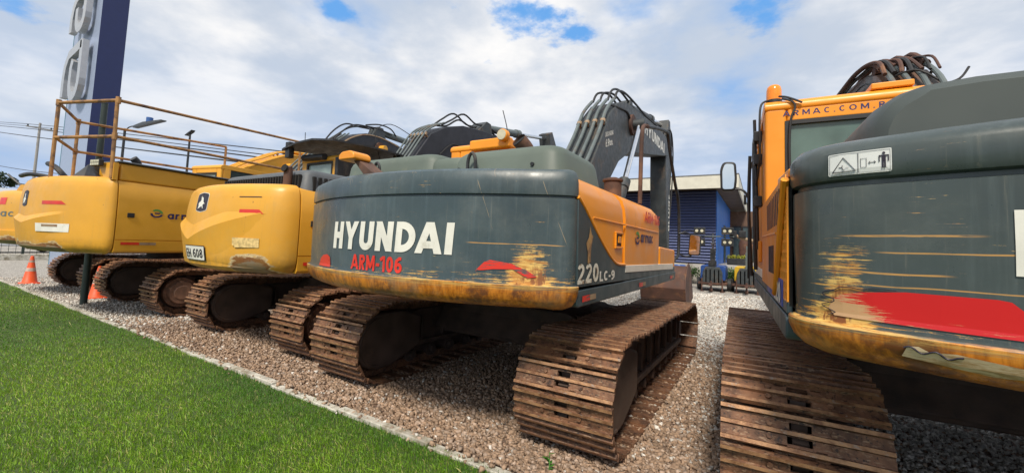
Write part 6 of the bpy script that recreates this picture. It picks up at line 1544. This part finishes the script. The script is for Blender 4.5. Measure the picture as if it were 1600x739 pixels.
# mesh fence and the pale wall beyond it
fr = thing('mesh_fence', 'dark green mesh fence at the far left edge of the yard', 'fence', (-27.0, -6.0, 0))
fm = MB()
for k in range(90): fm.box(-0.01, 0.01, 0.2 + k * 0.2 - 0.006, 0.2 + k * 0.2 + 0.006, 0.15, 1.95)
for k in range(13): fm.box(-0.012, 0.012, 0.2, 18.2, 0.15 + k * 0.15, 0.158 + k * 0.15)
fm.build('mesh_panel', M['greenpost'], fr)
for k in range(8): MB().box(-0.04, 0.04, 0.16 + k * 2.5, 0.24 + k * 2.5, 0, 2.05).build('fence_post', M['greenpost'], fr)
bw = MB().box(-26.9, -26.6, -8.0, 13.0, 0.0, 0.24)
tag(bw.build('low_wall', kerb_m, bevel=0.01), 'low concrete wall running along the foot of the mesh fence', 'wall')
sh = thing('warehouse', 'long pale grey warehouse beyond the mesh fence', 'building', (-62, -10, 0))
wmt = simple('pale_cladding', (0.46, 0.50, 0.56), 0.6, var=0.05)
cl = MB(); pl = []
for i in range(110):
    y = i * 0.5; pl += [(0.0, y), (0.0, y + 0.3), (-0.08, y + 0.34), (-0.08, y + 0.46)]
cl.prism(pl + [(-12, 55), (-12, 0)], 0.0, 4.4, 'z').build('wall', wmt, sh)
MB().prism([(-12.3, 4.4), (0.3, 4.4), (0.3, 4.6), (-6, 5.3), (-12.3, 4.6)], -0.2, 55.2, 'y').build('roof', simple('pale_roof', (0.40, 0.42, 0.46), 0.5), sh)
# parked cars beyond the fence
def car(x, y, rz, label, c):
    r = thing('parked_car', label, 'car', (x, y, 0), rz, group='cars parked beyond the mesh fence')
    body = [(-2.0, 0.35), (-2.05, 0.7), (-1.9, 0.92), (-1.1, 1.0), (-0.5, 1.42), (0.7, 1.45), (1.4, 1.02), (2.0, 0.9), (2.1, 0.6), (2.05, 0.35)]
    cm_ = simple('car_paint', c, 0.25)
    MB().prism(rounded(body, 0.12), -0.82, 0.82, 'x').build('body', cm_, r, bevel=0.08, seg=3)
    MB().prism([(-0.95, 1.02), (-0.45, 1.36), (0.62, 1.38), (1.2, 1.03)], -0.828, 0.828, 'x').build('window', M['darkglass'], r)
    for yy in (-1.3, 1.3):
        for s in (-1, 1):
            w_ = MB().cyl((s * 0.68, yy, 0.32), (s * 0.85, yy, 0.32), 0.32, seg=20).build('wheel', M['rubber'], r)
            MB().cyl((s * 0.85, yy, 0.32), (s * 0.86, yy, 0.32), 0.19, seg=14).build('rim', M['pipe'], w_)
car(-34.0, 5.0, 0.15, 'white car parked beyond the fence behind the traffic cone', (0.72, 0.74, 0.78))
car(-33.5, 9.6, 0.1, 'blue car parked beyond the fence, right of the white one', (0.10, 0.16, 0.42))


# traffic cones
def cone(x, y, s, label):
    r = thing('traffic_cone', label, 'cone', (x, y, 0), group='traffic cones')
    r.scale = (s, s, s)
    om = M['conem']
    MB().prism(rounded([(-0.19, -0.19), (0.19, -0.19), (0.19, 0.19), (-0.19, 0.19)], 0.05), 0, 0.03, 'z').build('base', om, r, bevel=0.008)
    def ringz(a): return [[(q * math.cos(t), q * math.sin(t), z) for t in [2 * math.pi * i / 28 for i in range(28)]] for z, q in a]
    R2 = lambda z: 0.155 - 0.125 * z / 0.75
    MB().loft(ringz([(0.03, 0.165), (0.05, R2(0.05)), (0.75, R2(0.75)), (0.755, 0.02)])).build('cone_body', om, r, ang=40)
    for a, b_ in ((0.34, 0.43), (0.58, 0.64)):
        MB().loft(ringz([(a, R2(a) + 0.003), (b_, R2(b_) + 0.003)]), cap=False).build('reflective_band', M['whiteband'], r)


M['conem'] = simple('orange_cone', (0.80, 0.10, 0.025), 0.5, var=0.06, dirt=(0.4, 0.15, 0.08), dirt_amt=0.1)
M['whiteband'] = simple('white_band', (0.60, 0.48, 0.42), 0.4, dirt=(0.4, 0.25, 0.2), dirt_amt=0.5)
cone(-15.75, 2.62, 0.92, 'orange traffic cone with white bands at the far end of the kerb')
cone(-11.88, 2.93, 0.88, 'orange traffic cone just beyond the dark green post')

# small weed at the track
wd = thing('weed', 'small green weed growing from the gravel under the near track', 'weed', (-1.17, 2.50, 0.0))
wv = MB()
for k in range(9):
    a = k * 0.75; l = rnd.uniform(0.03, 0.055); zz = 0.02 + 0.012 * k; d = Vector((math.cos(a), math.sin(a), 0.35)) * l; s_ = Vector((-math.sin(a), math.cos(a), 0)) * 0.012
    p = Vector((0, 0, zz)); wv.add([p, p + d * .5 + s_, p + d, p + d * .5 - s_], [(0, 1, 2, 3)])
wv.build('leaves', simple('weed_leaf', (0.05, 0.17, 0.02), 0.5), wd, smooth=False); MB().tube([(0, 0, 0), (0.005, 0, 0.06), (0, 0.005, 0.12)], 0.003, seg=5).build('stem', M['greenink'], wd)


# distant trees
def tree(x, y, h, rad, label, seed):
    root = thing('tree', label, 'tree', (x, y, 0)); rs = random.Random(seed)
    tr = MB().tube([(0, 0, 0), (0.1, 0, h * .3), (0, 0.1, h * .6)], h * 0.022, seg=8)
    cs = []; rr = []
    for k in range(22):
        a = rs.uniform(0, 6.28); q = rs.uniform(0, rad); z = rs.uniform(h * .4, h * .92); q *= math.sqrt(max(0.05, 1 - ((z - h * .62) / (h * .42)) ** 2))
        c = (q * math.cos(a), q * math.sin(a), z); cs.append(c); rr.append(rad * rs.uniform(.22, .4)); tr.tube([(0, 0, h * .35), (c[0] * .5, c[1] * .5, c[2] * .8), c], h * 0.006, seg=5)
    tr.build('trunk', M['bucket'], root)
    leaves('crown', cs, rr, 9000, rad * 0.075, (0.012, 0.030, 0.012), (0.05, 0.09, 0.03), root, seed)


tree(-84, 9.6, 8.3, 3.0, 'dark tree beyond the warehouse at the left edge', 3)
for k in range(5): tree(8 + k * 9, 62 + (k % 2) * 6, 9 + (k % 3) * 2, 4.0, ('dark green tree far behind the right excavator, nearest the showroom', 'second far tree to the right of the showroom', 'third far tree to the right of the showroom', 'fourth far tree to the right of the showroom', 'fifth and rightmost far tree')[k], 60 + k)


# ================================================================== sky: daylight with broken cloud, all in the world
HOLES = [(-0.718, 1.172, 0.133, 0.2), (-1.192, 0.794, 0.040, 0.15), (0.004, 1.439, 0.082, 0.13), (-1.924, 0.221, 0.077, 0.14), (-0.329, 1.277, 0.059, 0.05)]      # directions on the cloud plane, radius, depth


def sky():
    nt = w.node_tree; n = NT(nt); bg = nt.nodes['Background']
    sk = n.node('ShaderNodeTexSky', sky_type='NISHITA'); sk.sun_disc = False; sk.sun_elevation = R_(SUN_EL); sk.sun_rotation = R_(SUN_AZ)
    sk.air_density = 1.0; sk.dust_density = 0.6; sk.ozone_density = 1.6
    tc = n.node('ShaderNodeTexCoord').outputs['Generated']; x, y, z = n.sep(tc)
    zz = n.m('ADD', n.m('MAXIMUM', z, 0.0), 0.16)
    p = n.comb(n.m('DIVIDE', x, zz), n.m('DIVIDE', y, zz), 0.0)
    big = n.noise(p, 0.45, 2, 0.5, off=(3.1, 1.7, 0.3)); mid = n.noise(p, 1.05, 7, 0.50, off=(1.3, 7.2, 2.0)); fine = n.noise(p, 4.2, 8, 0.55)
    cov = n.m('ADD', n.m('MULTIPLY', big, 0.40), n.m('ADD', n.m('MULTIPLY', mid, 0.46), n.m('MULTIPLY', fine, 0.14)))
    # a few rents in the cloud deck
    for (hx, hy, hr, ha) in HOLES:
        d = n.node('ShaderNodeVectorMath', operation='DISTANCE'); n.put(d.inputs[0], p); n.put(d.inputs[1], (hx, hy, 0.0))
        dd = n.m('ADD', d.outputs[1], n.m('MULTIPLY', n.m('SUBTRACT', n.noise(p, 5.0, 8, 0.6, off=(hx, 3, 1)), 0.5), hr * 6.0))
        cov = n.m('SUBTRACT', cov, n.ramp(dd, -hr * 0.5, hr * 2.0, ha * 1.15, 0.0))
    mask = n.ramp(cov, 0.295, 0.455)
    haze = n.ramp(z, 0.04, 0.42, 1.0, 0.0)
    puff = n.noise(p, 2.6, 8, 0.55, off=(2, 9, 4))
    shade = n.ramp(n.m('ADD', n.m('MULTIPLY', mid, 0.50), n.m('ADD', n.m('MULTIPLY', puff, 0.45), n.m('MULTIPLY', big, 0.15))), 0.47, 0.68)
    cloud = n.mix(shade, (5.4, 6.1, 7.2), (9.9, 9.7, 9.5))
    lowc = n.mix(n.ramp(n.noise(p, 0.9, 5, 0.5, off=(9, 2, 4)), 0.42, 0.62), (3.7, 5.2, 7.8), (5.6, 6.5, 7.9))
    cloud = n.mix(n.m('MULTIPLY', haze, 0.80), cloud, lowc)
    blue = n.mix(0.82, sk.outputs[0], (1.6, 4.4, 9.2))
    c = n.mix(n.m('MAXIMUM', mask, n.m('MULTIPLY', haze, 0.9)), blue, cloud)
    n.put(bg.inputs[0], c); bg.inputs[1].default_value = 0.080


sky()
